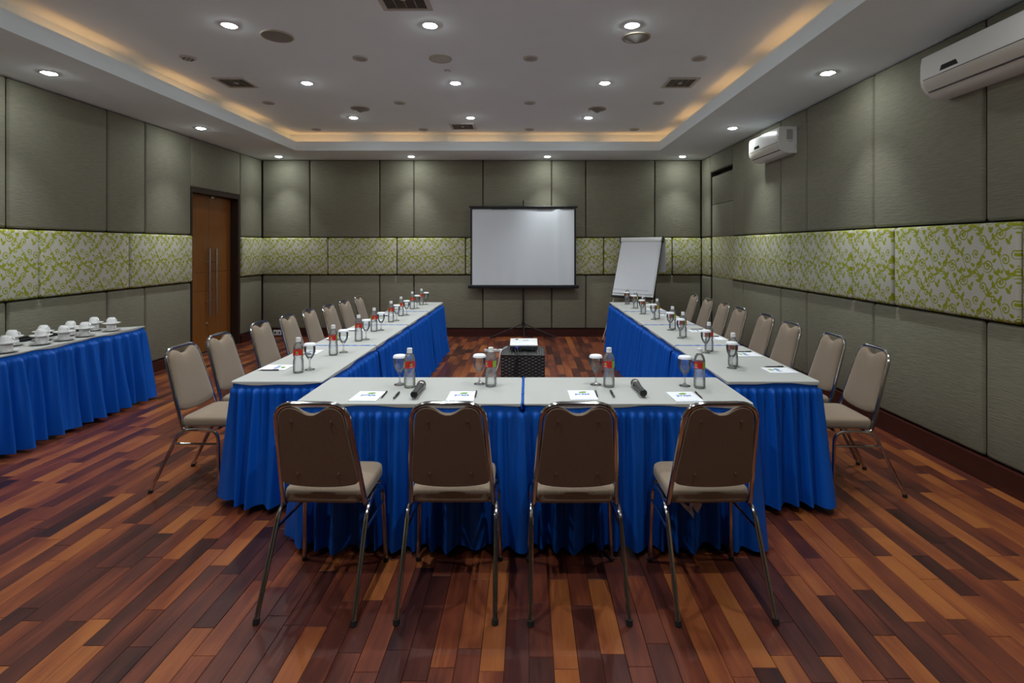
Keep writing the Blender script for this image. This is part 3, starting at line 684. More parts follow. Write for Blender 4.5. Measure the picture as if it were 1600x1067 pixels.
# ------------------------------------------------------------------ chairs
def outline_back(z):
    """half width of the backrest pad at height z"""
    return .172 - (z-.50)/(.875-.50)*.036
def make_chair():
    t = thing('banquet_chair')
    def lean(z): return .19 - (z-.40)*.285
    # bent tube back frame: from the seat rail up, over the top and down again
    R = .011
    zt = .892
    pts = [(-.186, .235, .398), (-.186, .195, .400), (-.152, lean(zt), zt), (.152, lean(zt), zt), (.186, .195, .400), (.186, .235, .398)]
    mb = MB(); mb.tube(fillet(pts, [.035, .085, .085, .035], 7), R, 10); mb.obj('back_frame', M['chrome'], t)
    for sx in (-1, 1):
        x = sx*.190; xf = sx*.203
        # rear leg with half of the side rail
        mb = MB(); pr = fillet([(xf, 0, .012), (sx*.196, .185, .392), (sx*.186, .30, .398)], .055, 7); mb.tube(pr, .0105, 10)
        lg = mb.obj('leg', M['chrome'], t)
        mb = MB(); mb.tube([(xf, -.002, 0), (xf, .003, .020)], .0135, 10); mb.obj('rubber_foot', M['rubber'], lg)
        mb = MB(); pr = fillet([(xf, .440, .012), (sx*.192, .425, .392), (sx*.186, .298, .398)], .06, 7); mb.tube(pr, .0105, 10)
        lg = mb.obj('leg', M['chrome'], t)
        mb = MB(); mb.tube([(xf, .441, 0), (xf, .439, .020)], .0135, 10); mb.obj('rubber_foot', M['rubber'], lg)
        mb = MB(); mb.tube([(sx*.199, .143, .310), (sx*.195, .428, .310)], .0075, 8); mb.obj('stretcher', M['chrome'], t)
    mb = MB()
    for y in (.23, .42): mb.tube([(-.186, y, .402), (.186, y, .402)], .008, 8)
    mb.obj('cross_bar', M['chrome'], t)
    # seat cushion: tapered pad with rounded rim
    poly = [(-.185, .175), (.185, .175), (.178, .505), (-.178, .505)]
    base = rnd_poly([Vector(p) for p in poly], .055, 6); c = Vector((0, .34)); n = len(base); vs = []; fs = []
    prof = [(.955, .412), (.99, .416), (1.0, .430), (1.0, .448), (.985, .462), (.94, .470), (.75, .476), (.4, .479)]
    for k, z in prof:
        for p in base:
            q = c+(p-c)*k; vs.append((q.x, q.y, z))
    m = len(prof)
    for j in range(m-1):
        for i in range(n): fs.append((j*n+i, j*n+(i+1) % n, (j+1)*n+(i+1) % n, (j+1)*n+i))
    fs.append(tuple(range(n-1, -1, -1))); fs.append(tuple((m-1)*n+i for i in range(n)))
    mb = MB(); mb.add(vs, fs, True); mb.obj('seat', M['seat_fabric'], t, sharp=None)
    # backrest pad with a dipped top edge
    out = []
    def bez(p0, p1, p2, k, last=False):
        for i in range(k+(1 if last else 0)):
            q = i/k; out.append((p0[0]*(1-q)**2+p1[0]*2*q*(1-q)+p2[0]*q*q, p0[1]*(1-q)**2+p1[1]*2*q*(1-q)+p2[1]*q*q))
    bez((0, .492), (.10, .493), (.145, .506), 6); bez((.145, .506), (.174, .512), (.172, .542), 5)
    bez((.172, .542), (.155, .70), (.142, .815), 6); bez((.142, .815), (.138, .877), (.088, .878), 8)
    bez((.088, .878), (.060, .876), (.040, .858), 5); bez((.040, .858), (.020, .845), (0, .845), 4)
    half = out; full = half + [(-x, z) for x, z in reversed(half[1:])] + []
    full = [p for i, p in enumerate(full) if i == 0 or (abs(p[0]-full[i-1][0])+abs(p[1]-full[i-1][1])) > 1e-5]
    if abs(full[-1][0]) < 1e-6 and abs(full[-1][1]-.492) < 1e-4: full = full[:-1]
    full.insert(len(half), (0, .845)) if False else None
    n = len(full); cx, cz = 0, .69
    def ringp(k, off):
        r = []
        for x, z in full:
            X = cx+(x-cx)*k; Z = cz+(z-cz)*k; r.append((X, lean(Z)+off, Z))
        return r
    # front (towards the sitter): plump; rear: flat panel
    layers = [(.985, -.010), (1.0, -.006), (1.0, .006), (.985, .014), (.94, .021), (.80, .026), (.5, .029), (.2, .030)]
    vs = []; fs = []
    for k, off in layers: vs += ringp(k, off)
    for j in range(len(layers)-1):
        for i in range(n): fs.append((j*n+i, (j+1)*n+i, (j+1)*n+(i+1) % n, j*n+(i+1) % n))
    fs.append(tuple(range(n))); fs.append(tuple((len(layers)-1)*n+i for i in range(n-1, -1, -1)))
    mb = MB(); mb.add(vs, fs, True); br = mb.obj('backrest', M['seat_fabric'], t, sharp=None)
    vs = ringp(.975, -.0135) + ringp(.985, -.0095); fs = [tuple(range(n))] + [(i, n+i, n+(i+1) % n, (i+1) % n) for i in range(n)]
    mb = MB(); mb.add(vs, fs, True); bp = mb.obj('back_panel', M['back_shaded_fabric'], br); tag(bp, 'stiff rear panel of the backrest, shade painted into its brown')
    for x, z in ((-.085, .815), (.085, .815), (-.090, .565), (.090, .565)):
        mb = MB(); mb.lathe([(0, .006), (.004, .005), (.006, 0)], 8, mat=T(x, lean(z)-.0135, z) @ Matrix.Rotation(PI/2, 4, 'X')); mb.obj('screw', M['steel'], br)
    return t
chair0 = make_chair(); used = [False]
def place_chair(x, y, rz, label, group):
    c = chair0 if not used[0] else copy_tree(chair0); used[0] = True
    c.location = (x, y, 0); c.rotation_euler = (0, 0, rz); tag(c, label, None, group); c['category'] = 'chair'; return c
FC = [(-.914, 2.155, -.03, 'brown banquet chair at the cross table in front, the one at the door side end'),
      (-.336, 2.158, 0, 'brown banquet chair at the cross table, second from the door side end'),
      (.216, 2.152, .01, 'brown banquet chair at the cross table, third from the door side end'),
      (.820, 2.155, .03, 'brown banquet chair with frayed lining under its seat, at the cross table')]
fcs = [place_chair(x, y, r, lab, 'chairs at the cross tables') for x, y, r, lab in FC]
LC = [3.51, 3.96, 4.59, 5.03, 5.50, 5.94, 6.40, 6.94]; LX = [-2.37, -2.385, -2.40, -2.36, -2.35, -2.31, -2.29, -2.30]
RC = [3.455, 3.94, 4.56, 5.08, 5.635, 6.18, 6.65, 7.27]; RX = [2.345, 2.36, 2.35, 2.375, 2.345, 2.385, 2.355, 2.38]
NTH = ['nearest the camera', 'second from the camera', 'third from the camera', 'fourth from the camera', 'fourth from the back end', 'third from the back end', 'second from the back end', 'at the back end']
jr = random.Random(3)
for k in range(8):
    place_chair(LX[k], LC[k], -PI/2+jr.uniform(-.05, .05), 'brown banquet chair %s in the row on the wooden door side' % NTH[k], 'chairs on the door side')
for k in range(8):
    place_chair(RX[k], RC[k], PI/2+jr.uniform(-.05, .05), 'brown banquet chair %s in the row on the air conditioner side' % NTH[k], 'chairs on the air conditioner side')
# frayed lining hanging under the fourth front chair
mb = MB(); rr = random.Random(5); nx, nz_ = 9, 6; vs = []
for j in range(nz_):
    for i in range(nx):
        w = 1-.6*j/(nz_-1); vs.append(((i/(nx-1)-.5)*.10*w+.012*j+rr.uniform(-.004, .004), rr.uniform(-.012, .012), -.012*j*(1+.6*math.sin(i*1.3))+rr.uniform(-.003, .003)))
mb.add(vs, [(j*nx+i, j*nx+i+1, (j+1)*nx+i+1, (j+1)*nx+i) for j in range(nz_-1) for i in range(nx-1) if rr.random() > .22], True)
tag(mb.obj('torn_lining', pmat('lining', (.5, .53, .58), .8), fcs[3], (-.10, .24, .412)), 'pale frayed lining hanging down')

# ------------------------------------------------------------------ tableware
def make_bottle():
    t = thing('water_bottle')
    def dia(q, z):
        if .010 < z < .084: return .0009*math.cos(8*q+z*230)*math.cos(8*q-z*230)
        return 0
    outer = [(.0, .004), (.018, .001), (.027, .0), (.0305, .004), (.0318, .012), (.0322, .03), (.0322, .05), (.0316, .07), (.0295, .083), (.0280, .092), (.0285, .100), (.0305, .106),
             (.0312, .112), (.0312, .152), (.0305, .160), (.0280, .172), (.0235, .183), (.0175, .192), (.0135, .197), (.0130, .204)]
    mb = MB(); mb.lathe(outer, 32, warp=dia); mb.obj('bottle_body', M['pet'], t, sharp=None)
    wi = [(.0, .006), (.026, .003), (.0300, .008), (.0312, .03), (.0312, .05), (.0305, .07), (.0285, .083), (.0270, .092), (.0275, .100), (.0296, .106), (.0302, .112), (.0302, .152), (.0302, .1535), (0, .1535)]
    mb = MB(); mb.lathe(wi, 32, warp=dia); mb.obj('water', M['water'], t, sharp=None)
    mb = MB(); mb.lathe([(.0, .223), (.0135, .223), (.0150, .2215), (.0152, .201), (.0158, .200), (.0158, .197), (.0125, .197)], 20); mb.obj('cap', M['white'], t)
    mb = MB(); n = 40; vs = []; fs = []; mi = []
    for k in range(n):
        q = 2*PI*k/n
        for z in (.1135, .1505): vs.append((.0319*math.cos(q), .0319*math.sin(q), z))
    mb2 = MB()
    for k in range(n):
        k2 = (k+1) % n; ang = (k+.5)/n*360
        mb2.add([vs[2*k], vs[2*k2], vs[2*k2+1], vs[2*k+1]], [(0, 1, 2, 3)], True, 1 if (ang < 55 or 180 < ang < 215) else 0)
    lb = mb2.obj('label', [M['label_red'], M['label_green']], t, sharp=None)
    mb = MB()
    for a0 in (110, 290):
        vs = []; m = 14
        for i in range(m):
            q = 2*PI*i/m; a = math.radians(a0)+math.cos(q)*.22; z = .134+math.sin(q)*.0075; vs.append((.0323*math.cos(a), .0323*math.sin(a), z))
        mb.add(vs, [tuple(range(m))], True)
    mb.obj('emblem', M['label_green'], lb)
    mb = MB()
    for a0 in (110, 290):
        for k in range(5):
            a = math.radians(a0)+(-.30+k*.13); b_ = a+.08
            mb.add([(.0323*math.cos(a), .0323*math.sin(a), .1185), (.0323*math.cos(b_), .0323*math.sin(b_), .1185), (.0323*math.cos(b_), .0323*math.sin(b_), .1225), (.0323*math.cos(a), .0323*math.sin(a), .1225)], [(0, 1, 2, 3)], False)
    mb.obj('print_line', M['white'], lb)
    return t
def make_glass():
    t = thing('water_goblet')
    prof = [(.0, .002), (.030, .001), (.0325, .002), (.031, .004), (.016, .008), (.007, .014), (.0045, .024), (.0040, .045), (.0048, .062), (.009, .070), (.018, .080), (.027, .095), (.033, .113), (.0355, .130), (.0350, .148), (.0325, .162)]
    mb = MB(); mb.lathe(prof, 30); mb.obj('bowl_and_stem', M['glass'], t, sharp=None)
    inner = [(.0, .076), (.010, .078), (.018, .084), (.026, .098), (.0318, .114), (.0342, .130), (.0338, .148), (.0315, .162)]
    mb = MB(); mb.lathe(inner, 30); mb.obj('inner_wall', M['glass'], t, sharp=None)
    mb = MB(); mb.lathe([(.0, .1735), (.030, .1735), (.0345, .171), (.0375, .165), (.0387, .159), (.0380, .159), (.0365, .165), (.0335, .1695), (0, .1712)], 30); l_ = mb.obj('paper_lid', M['paper'], t)
    tag(l_, 'white paper lid')
    return t
def make_pen(kind):
    t = thing('ballpoint_pen'); rot = Matrix.Rotation(-PI/2, 4, 'X')
    r = .0042 if kind == 0 else .0062
    mb = MB(); mb.lathe([(0, -.065), (r*.8, -.065), (r, -.062), (r, .040), (r*.95, .045), (r*.55, .055)], 12, mat=T(0, 0, r) @ rot); mb.obj('barrel', M['black'], t)
    mb = MB(); mb.lathe([(r*.55, .055), (r*.25, .066), (0, .069)], 12, mat=T(0, 0, r) @ rot); mb.obj('tip', M['steel'] if kind else M['charcoal'], t)
    mb = MB(); mb.bbox((-.0015, -.064, 2*r-.0005), (.0015, -.025, 2*r+.0018), .0005, 1); mb.obj('clip', M['steel'] if kind else M['black'], t)
    if kind:
        mb = MB(); mb.lathe([(0, -.076), (.003, -.076), (.0035, -.065), (r*.98, -.0648), (r*.98, -.050), (r*1.04, -.049), (r*1.04, -.045)], 12, mat=T(0, 0, r) @ rot); mb.obj('silver_end', M['chrome'], t)
    return t
fc = bpy.data.curves.new('logo_text', 'FONT'); fc.body = 'praja'; fc.size = .034; fc.align_x = 'CENTER'; fc.extrude = .0002; fc.offset = .0009; fc.space_character = 1.12
fo = bpy.data.objects.new('logo_text', fc); COL.objects.link(fo); bpy.context.view_layer.update()
logo_me = bpy.data.meshes.new_from_object(fo.evaluated_get(bpy.context.evaluated_depsgraph_get())); logo_me.name = 'logo_text'
logo_me.materials.clear(); logo_me.materials.append(M['logo_blue']); bpy.data.objects.remove(fo)
def make_pad(thick=.0035):
    t = thing('notepad')
    mb = MB(); mb.bbox((-.073, -.090, 0), (.073, .090, thick), .0006, 1); mb.obj('sheets', M['paper'], t)
    o = link('logo_text', logo_me, t, (0, .002, thick+.0004)); o.scale = (1.05, 1.15, 1)
    mb = MB(); n = 18; mb.add([(.006+.021*math.cos(2*PI*k/n)+.006*math.sin(2*PI*k/n), .048+.015*math.sin(2*PI*k/n), thick+.0005) for k in range(n)], [tuple(range(n))], False); mb.obj('logo_leaf', M['logo_green'], t)
    mb = MB(); mb.box((-.05, -.078, thick), (.05, -.0765, thick+.0003)); mb.obj('footer_line', M['logo_blue'], t)
    return t
def make_mic():
    t = thing('wireless_microphone'); rot = Matrix.Rotation(-PI/2, 4, 'X')
    A = T(0, 0, .0245) @ Matrix.Rotation(math.radians(-1.5), 4, 'X') @ rot
    mb = MB(); mb.lathe([(0, -.125), (.0165, -.125), (.019, -.121), (.0175, -.10), (.0180, -.02), (.0205, .045), (.0215, .062)], 22, mat=A); mb.obj('handle', M['charcoal'], t)
    mb = MB(); mb.lathe([(.0, -.1265), (.016, -.1262), (.0192, -.122), (.0186, -.112)], 22, mat=A); mb.obj('end_cap', M['black'], t)
    mb = MB(); mb.lathe([(.0215, .060), (.0235, .064), (.0235, .072), (.0225, .076)], 22, mat=A); mb.obj('collar', M['steel'], t)
    mb = MB(); mb.lathe([(.0215, .072), (.0248, .082), (.0255, .095), (.0245, .096), (.0250, .099), (.0225, .112), (.016, .121), (.008, .125), (0, .126)], 24, mat=A); mb.obj('grille', M['mic_metal'], t)
    mb = MB(); mb.bbox((-.025, .028, .022), (-.018, .046, .032), .002, 2); mb.obj('switch', M['black'], t)
    return t
protos = {'bottle': make_bottle(), 'glass': make_glass(), 'pen0': make_pen(0), 'pen1': make_pen(1), 'pad': make_pad(), 'mic': make_mic()}
taken = set()
def put(kind, x, y, rz, label, cat, group):
    p = protos[kind]
    if kind not in taken: taken.add(kind); o = p
    else: o = copy_tree(p)
    o.location = (x, y, TH+.0004); o.rotation_euler = (0, 0, rz); tag(o, label, cat, group); o['category'] = cat; return o
SEAT4 = ['at the door side end of the cross tables', 'at the second front chair from the door side', 'at the third front chair from the door side', 'at the front chair with frayed lining']
B4 = [(-.672, 2.995), (-.21, 3.02), (.468, 3.01), (.979, 2.985)]; G4 = [(-.742, 3.05), (-.28, 3.065), (.398, 3.05), (.906, 3.02)]
P4 = [(-.855, 2.81, -.04), (-.352, 2.81, 0), (.297, 2.83, .02), (.838, 2.80, .05)]
N4 = [(-.772, 2.828, .03), (-.279, 2.835, .03), (.375, 2.842, -.05), (.921, 2.818, -.03)]
BR4 = [0.15, -1.15, -1.15, -1.3]
for k in range(4):
    put('bottle', *B4[k], BR4[k], 'small water bottle ' + SEAT4[k], 'bottle', 'water bottles')
    put('glass', *G4[k], 0, 'paper-lidded goblet ' + SEAT4[k], 'glass', 'lidded goblets')
    put('pad', *P4[k], 'white notepad with leaf print ' + SEAT4[k], 'notepad', 'notepads')
    put('pen0', *N4[k][:2], N4[k][2]+PI, 'thin black pen beside the notepad ' + SEAT4[k], 'pen', 'pens')
put('pen1', -.701, 2.82, PI-.02, 'thick black pen with silver end between notepad and microphone, door side', 'pen', 'pens').rotation_euler[2] = 0.0
put('pen1', .460, 2.85, 0, 'thick black pen with silver end between notepad and microphone, air conditioner side', 'pen', 'pens')
put('mic', -.596, 2.87, .02, 'black wireless microphone on the cross table, the one on the door side', 'microphone', 'microphones')
put('mic', .615, 2.90, .0, 'black wireless microphone on the cross table, the one on the air conditioner side', 'microphone', 'microphones')
LB = [(-1.461, 3.347), (-1.437, 3.886), (-1.437, 4.47), (-1.455, 4.98), (-1.457, 5.607), (-1.469, 6.10), (-1.487, 6.78), (-1.464, 7.25)]
LG = [(-1.418, 3.42), (-1.395, 3.98), (-1.396, 4.54), (-1.405, 5.04), (-1.42, 5.70), (-1.42, 6.17), (-1.437, 6.84), (-1.406, 7.29)]
RB = [(1.383, 3.53), (1.395, 4.03), (1.383, 4.665), (1.415, 5.115), (1.446, 5.85), (1.396, 6.32), (1.424, 6.90), (1.408, 7.39)]
RG = [(1.350, 3.465), (1.347, 3.965), (1.343, 4.60), (1.376, 5.05), (1.389, 5.78), (1.362, 6.245), (1.388, 6.835), (1.386, 7.32)]
br = random.Random(9)
for side, Bs, Gs, rot, px, nm in (('L', LB, LG, -PI/2, -1.665, 'door side row'), ('R', RB, RG, PI/2, 1.63, 'air conditioner side row')):
    for k in range(8):
        w = NTH[k]
        put('bottle', *Bs[k], br.choice((0.0, 2.9, 3.3))+br.uniform(-.3, .3)+(-1.7 if side == 'R' else 0), 'small water bottle %s in the %s' % (w, nm), 'bottle', 'water bottles')
        put('glass', *Gs[k], 0, 'paper-lidded goblet %s in the %s' % (w, nm), 'glass', 'lidded goblets')
        yy = (3.48, 3.99, 4.60, 5.08, 5.72, 6.16, 6.82, 7.32)[k] if side == 'L' else (3.40, 3.90, 4.58, 4.99, 5.66, 6.18, 6.76, 7.27)[k]
        put('pad', px, yy, rot, 'white notepad %s on the tables of the %s' % (w, nm), 'notepad', 'notepads')
        if side == 'L': put('pen0', px-.008, yy-.085, rot, 'thin black pen %s in the %s' % (w, nm), 'pen', 'pens').rotation_euler[2] = PI/2
        else: put('pen0', px+.008, yy+.09, rot, 'thin black pen %s in the %s' % (w, nm), 'pen', 'pens')

# ------------------------------------------------------------------ coffee cups on the long table
def make_cup():
    t = thing('coffee_cup'); mb = MB()
    mb.lathe([(0, .003), (.022, .003), (.023, 0), (.026, .0), (.027, .003), (.034, .012), (.0385, .028), (.0400, .056), (.0388, .056), (.0372, .028), (.032, .014), (.02, .007), (0, .006)], 26); mb.obj('bowl', M['porcelain'], t, sharp=50)
    mb = MB(); mb.tube(fillet([(.037, 0, .046), (.055, 0, .046), (.058, 0, .030), (.048, 0, .017), (.034, 0, .017)], .012, 4), .0035, 8); mb.obj('handle', M['porcelain'], t)
    return t
def make_saucer():
    t = thing('saucer'); mb = MB()
    mb.lathe([(0, .002), (.030, .002), (.031, 0), (.034, 0), (.036, .002), (.060, .009), (.074, .015), (.0745, .0165), (.058, .012), (.032, .006), (0, .0055)], 32); mb.obj('dish', M['porcelain'], t, sharp=50)
    mb = MB(); mb.lathe([(.026, .0058), (.029, .0078), (.031, .0060)], 28); mb.obj('cup_ring', M['porcelain'], t)
    return t
cupP, sauP = make_cup(), make_saucer(); tk = set()
def dish(p, key, x, y, z, rz, flip, label, cat, group):
    o = p if key not in tk else copy_tree(p); tk.add(key)
    o.location = (x, y, z); o.rotation_euler = (PI if flip else 0, 0, rz); tag(o, label, None, group); o['category'] = cat
ST = [(-3.955, 4.99, 'front line', 'at the far table end'), (-4.145, 5.02, 'wall line', 'at the far table end'), (-3.955, 4.69, 'front line', 'second from the far end'), (-4.135, 4.75, 'wall line', 'second from the far end'),
      (-3.965, 4.49, 'front line', 'third from the far end'), (-4.15, 4.50, 'wall line', 'third from the far end'), (-3.985, 4.30, 'front line', 'fourth from the far end'), (-4.08, 4.16, 'wall line', 'fourth from the far end'),
      (-3.945, 3.97, 'front line', 'cut by the photo edge'), (-4.105, 3.95, 'wall line', 'cut by the photo edge')]
ST[7] = (-4.165, 4.24, 'wall line', 'fourth from the far end')
sr = random.Random(4)
for x, y, ln, wh in ST:
    a = sr.uniform(-.5, .1); w = ', %s of stacks, %s' % (ln, wh)
    dish(sauP, 's', x, y, TH+.0005, 0, False, 'bottom white saucer' + w, 'saucer', 'white saucers')
    dish(cupP, 'c', x, y, TH+.0065, a, False, 'upright white coffee cup' + w, 'cup', 'white coffee cups')
    dish(sauP, 's', x, y, TH+.0640, 0, False, 'upper white saucer' + w, 'saucer', 'white saucers')
    dish(cupP, 'c', x, y, TH+.1295, a+.25, True, 'upturned white coffee cup on top' + w, 'cup', 'white coffee cups')
t = thing('spoon_tray', (-4.31, 4.62, TH+.001), 0, 'low black tray behind the coffee cups by the wall', 'tray')
mb = MB(); mb.bbox((-.06, -.36, 0), (.06, .36, .006), .002, 1); mb.obj('tray_base', M['black'], t)
mb = MB()
for a, c in (((-.065, -.365, 0), (-.058, .365, .022)), ((.058, -.365, 0), (.065, .365, .022)), ((-.058, -.365, 0), (.058, -.358, .022)), ((-.058, .358, 0), (.058, .365, .022))): mb.bbox(a, c, .0015, 1)
mb.obj('tray_rim', M['black'], t)

# ------------------------------------------------------------------ projector on a rattan stool
BX0, BX1, BY0, BY1, BH = -.269, .177, 5.375, 5.805, .45
t = thing('rattan_stool', ((BX0+BX1)/2, (BY0+BY1)/2, 0), 0, 'square black woven rattan stool carrying the projector', 'stool')
hw, hd = (BX1-BX0)/2, (BY1-BY0)/2
def weave(u, v, pu, pv): # over-under bumps
    c = int(math.floor(u/pu)); r = int(math.floor(v/pv)); fu = math.sin(PI*(u/pu-c)); fv = abs(math.sin(PI*(v/pv-r)))**.5
    return (.0055*fu if (c+r) % 2 == 0 else -.003*fu) * (.35+.65*fv) - .002*(1-fv)
def woven(mapf, W, H, name, pu=.034, pv=.0165):
    nu, nv = int(W/.0062), int(H/.0042); vs = []
    for j in range(nv+1):
        for i in range(nu+1):
            u, v = W*i/nu, H*j/nv; vs.append(mapf(u, v, weave(u, v, pu, pv) if 0 < i < nu and 0 < j < nv else -.002))
    mb = MB(); mb.add(vs, [(j*(nu+1)+i, j*(nu+1)+i+1, (j+1)*(nu+1)+i+1, (j+1)*(nu+1)+i) for j in range(nv) for i in range(nu)], True)
    return mb.obj(name, M['rattan'], t, sharp=None)
woven(lambda u, v, d: (-hw+u, -hd-d, .03+v), 2*hw, BH-.045, 'woven_side'); woven(lambda u, v, d: (hw-u, hd+d, .03+v), 2*hw, BH-.045, 'woven_side')
woven(lambda u, v, d: (hw+d, -hd+u, .03+v), 2*hd, BH-.045, 'woven_side'); woven(lambda u, v, d: (-hw-d, hd-u, .03+v), 2*hd, BH-.045, 'woven_side')
woven(lambda u, v, d: (-hw+v, hd-u, BH-.006+d*.8), 2*hd, 2*hw, 'woven_top', .03, .028)
mb = MB()
rim = [(-hw, -hd, BH-.01), (hw, -hd, BH-.01), (hw, hd, BH-.01), (-hw, hd, BH-.01)]
mb.tube(rim, .009, 8, closed=True); mb.obj('rim', M['rattan'], t)
mb = MB(); mb.box((-hw+.01, -hd+.01, .012), (hw-.01, hd-.01, BH-.012)); mb.obj('inner_box', M['dark_wood'], t)
for sx in (-1, 1):
    for sy in (-1, 1):
        mb = MB(); mb.tube([(sx*(hw-.02), sy*(hd-.02), 0), (sx*(hw-.02), sy*(hd-.02), .03)], .014, 8); mb.obj('foot', M['rubber'], t)
t = thing('projector', (-.038, 5.545, BH+.004), 0, 'white video projector with its dark connector side towards the camera', 'projector')
tl = Matrix.Rotation(math.radians(8.5), 4, 'X')
W2 = .146
mb = MB(); mb.bbox((-W2, 0, .012), (W2, .225, .052), .006, 2, mat=tl); mb.obj('lower_shell', M['charcoal'], t)
mb = MB(); mb.bbox((-W2-.001, -.002, .048), (W2+.001, .227, .064), .006, 2, mat=tl); mb.obj('top_cover', M['white'], t)
mb = MB(); mb.lathe([(0, .0655), (.016, .0655), (.018, .064)], 20, mat=tl @ T(-.078, .185, 0)); mb.bbox((-.005, .14, .0635), (.05, .152, .0648), .0004, 1, mat=tl); mb.obj('button', M['charcoal'], t)
mb = MB(); mb.lathe([(.02, 0), (.034, .0), (.036, .012), (.026, .018), (.024, .004), (0, .004)], 24, mat=tl @ T(.07, .225, .036) @ Matrix.Rotation(-PI/2, 4, 'X')); mb.obj('lens', M['black_gloss'], t)
mb = MB(); mb.bbox((-.115, -.004, .016), (-.085, .002, .046), .002, 1, mat=tl); mb.bbox((-.03, -.003, .036), (-.018, .002, .046), .001, 1, mat=tl); mb.bbox((.07, -.003, .016), (.11, .002, .022), .001, 1, mat=tl); mb.obj('socket', M['black'], t)
mb = MB(); mb.bbox((-.090, -.022, .030), (-.055, .002, .046), .002, 1, mat=tl); mb.obj('video_plug', M['plug_blue'], t)
for x, y, z in ((-.11, .02, .014), (.11, .02, .014), (0, .20, .040)):
    mb = MB(); mb.tube([(x, y, -.004 if y < .1 else -.001), (x, y, z+.006)], .009, 8); mb.obj('foot', M['rubber'], t)
px, py = -.038, 5.545
mb = MB(); mb.tube(fillet([(px-.10, py-.004, BH+.03), (px-.09, py-.06, BH+.02), (px-.07, BY0-.022, BH+.012), (px-.085, BY0-.028, .30), (px-.12, BY0-.03, .10), (px-.13, BY0-.06, .006), (px-.3, BY0-.2, .006)], .05, 5), .005, 7)
tag(mb.obj('power_cable', M['black'], None), 'black power cable hanging down the front of the rattan stool', 'cable')
mb = MB(); mb.tube(fillet([(px-.072, py-.024, BH+.04), (px-.06, py-.07, BH+.030), (px-.055, BY0-.024, BH+.014), (px-.07, BY0-.03, .28), (px-.09, BY0-.035, .08), (px-.10, BY0-.09, .006), (px-.1, BY0-.5, .006)], .04, 5), .004, 7)
tag(mb.obj('video_cable', M['black'], None), 'thinner dark video cable leaving the blue plug of the projector', 'cable')
mb = MB(); mb.tube(fillet([(BX0+.05, BY1-.05, BH+.010), (BX0-.015, BY0+.16, BH+.008), (BX0-.03, BY0+.1, .33), (BX0-.085, BY0+.02, .20), (BX0-.09, BY0, .05), (BX0-.10, BY0-.1, .006), (BX0-.3, BY0-.35, .006)], .05, 5), .004, 7)
tag(mb.obj('white_cable', M['white'], None), 'white cable hanging beside the rattan stool on the door side', 'cable')
t = thing('power_strip', (-.44, 7.78, 0), .02, 'white power strip on the floor behind the rattan stool', 'power strip')
mb = MB(); mb.bbox((-.20, -.028, 0), (.14, .028, .038), .006, 2); mb.obj('housing', M['white'], t)
mb = MB()
for k in range(4): mb.lathe([(0, .0395), (.016, .0395), (.018, .038)], 14, mat=T(-.15+k*.075, 0, 0))
mb.obj('socket', M['charcoal'], t)

# ------------------------------------------------------------------ projection screen
SX, SY = (817.6-VPX)*9.03/FPX, 9.03
k_ = SY/FPX
def sz(py_): return EYE+(VPY-py_)*k_
def sxx(px_): return (px_-VPX)*k_
t = thing('projection_screen', (SX, SY, 0), 0, 'portable projection screen on a black tripod before the back wall', 'screen')
def lx(p): return sxx(p)-SX
mb = MB(); nx, nz = 60, 24; vs = []
x0, x1, z0, z1 = lx(738), lx(897), sz(445), sz(327)
for j in range(nz+1):
    for i in range(nx+1):
        u, v = i/nx, j/nz; w = .010*math.exp(-((u-.84)/.03)**2)+.007*math.sin(u*14+1)*(.3+.7*(1-v)) + .003*math.sin(u*47)*(1-v)**3
        vs.append((x0+(x1-x0)*u, -.012-w, z0+(z1-z0)*v))
mb.add(vs, [(j*(nx+1)+i, j*(nx+1)+i+1, (j+1)*(nx+1)+i+1, (j+1)*(nx+1)+i) for j in range(nz) for i in range(nx)], True); mb.obj('screen_fabric', M['screen'], t, sharp=None)
mb = MB(); mb.box((lx(735.2), -.012, sz(446)), (lx(738.6), -.004, sz(325))); mb.box((lx(896.6), -.012, sz(446)), (lx(900), -.004, sz(325))); mb.box((lx(738), -.011, sz(327.5)), (lx(897), -.004, sz(325))); mb.obj('black_border', M['black'], t)
mb = MB(); mb.tube([(lx(733), -.01, sz(323.2)), (lx(902.5), -.01, sz(323.2))], .016, 10); mb.box((lx(735.5), -.02, sz(327)), (lx(899.5), -.002, sz(324))); mb.obj('top_bar', M['black'], t)
mb = MB(); mb.bbox((lx(731.5), -.04, sz(450.5)), (lx(904.5), .02, sz(445)), .012, 3); mb.obj('roller_case', M['black'], t)
mb = MB(); mb.tube([(0, .03, .10), (0, .03, 1.40)], .016, 10); mb.tube([(0, .03, 1.35), (0, .03, sz(313))], .011, 10); mb.bbox((-.012, -.03, sz(316)), (.012, .04, sz(313)), .003, 1); mb.obj('pole', M['black'], t)
mb = MB()
mb.tube([(lx(775), -.01, sz(322)), (0, 0, sz(313.5))], .0018, 5); mb.tube([(lx(862), -.01, sz(322)), (0, 0, sz(313.5))], .0018, 5); mb.obj('hanging_wire', M['steel'], t)
mb = MB(); mb.tube([(0, .03, .19), (0, .03, .26)], .026, 12); mb.obj('collar', M['black'], t)
for a in (-172, -8, -86):
    A = math.radians(a); dx, dy = math.cos(A)*(.56 if a != -86 else .42), math.sin(A)*(.56 if a != -86 else .42)
    mb = MB(); mb.tube(fillet([(0, .03, .235), (dx*.35, .03+dy*.35, .15), (dx, .03+dy, .012)], .08, 4), .010, 8)
    lg = mb.obj('leg', M['black'], t); mb = MB(); mb.tube([(dx*.94, .03+dy*.94, .018), (dx*1.03, .03+dy*1.03, .010)], .0095, 8); mb.obj('foot', M['rubber'], lg)

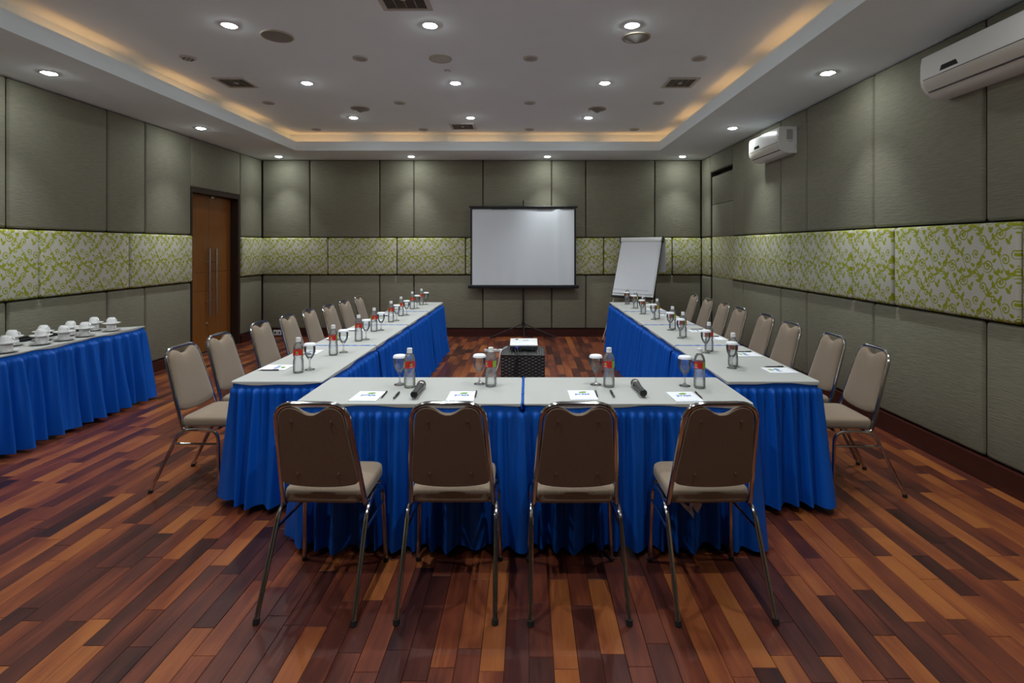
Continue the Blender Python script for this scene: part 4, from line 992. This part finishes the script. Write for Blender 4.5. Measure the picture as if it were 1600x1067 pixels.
# ------------------------------------------------------------------ flipchart
fl = thing('flipchart', (1.70, 8.53, 0), math.radians(-37), 'white flipchart easel leaning back beside the projection screen', 'flipchart')
lean_ = math.radians(21); Fm = T(0, 0, .735) @ Matrix.Rotation(-lean_, 4, 'X')     # local: x width, z up the board
w = .375; h = 1.05
mb = MB(); mb.bbox((-w, 0, 0), (w, .022, h), .006, 2, mat=Fm); mb.obj('board', M['black'], fl)
mb = MB(); mb.bbox((-w+.012, -.004, .012), (w-.012, 0.001, h-.012), .002, 1, mat=Fm); mb.obj('board_face', M['white'], fl)
mb = MB(); mb.bbox((-w+.03, -.016, .055), (w-.03, -.004, h-.07), .001, 1, mat=Fm); pd = mb.obj('paper_pad', M['paper'], fl)
mb = MB(); mb.box((-w+.03, -.0175, .115), (w-.10, -.0160, .118), mat=Fm); mb.obj('pad_edge', M['charcoal'], pd)
mb = MB(); mb.bbox((-w+.01, -.030, h-.085), (w-.01, -.004, h-.012), .005, 2, mat=Fm); mb.obj('clamp_bar', M['white'], fl)
mb = MB()
for sx in (-1, 1): mb.bbox((sx*w-.02, -.026, h-.09), (sx*w+.02, .026, h+.005), .006, 2, mat=Fm)
mb.obj('corner_cap', M['black'], fl)
mb = MB(); mb.bbox((-w+.02, -.05, -.018), (w-.02, .01, .008), .004, 1, mat=Fm); mb.obj('pen_tray', M['black'], fl)
# legs follow the board line down to the floor, the third stands behind
tn = math.tan(lean_)
for sx in (-1, 1):
    top = Fm @ Vector((sx*(w-.06), .034, h*.72)); mid = Fm @ Vector((sx*(w-.04), .034, 0))
    bot = Vector((sx*(w+.03), mid.y-.735*tn, .012)); mb = MB(); mb.tube([top, mid, bot], .010, 8); lg = mb.obj('leg', M['steel'], fl)
    mb = MB(); mb.tube([bot-Vector((0, 0, .012)), bot+Vector((0, .004, .02))], .013, 8); mb.obj('foot', M['rubber'], lg)
top = Fm @ Vector((0, .03, h*.70)); bot = Vector((0, top.y+.02, .0)); bot.y = min(bot.y, .40)
mb = MB(); mb.tube([top, bot], .010, 8); mb.obj('leg', M['steel'], fl)
mb = MB(); vs = []; nn = 8
for j in range(nn+1):
    for i in range(5):
        z = h-.02-j*.062; p = Fm @ Vector((.02+i*.085, .040+.012*math.sin(j*.5), h-.015)); vs.append((p.x+.04+.006*j*.2, p.y+.004*math.sin(i+j), p.z-j*.068))
mb.add(vs, [(j*5+i, j*5+i+1, (j+1)*5+i+1, (j+1)*5+i) for j in range(nn) for i in range(4)], True); mb.obj('folded_back_sheet', M['paper'], fl)
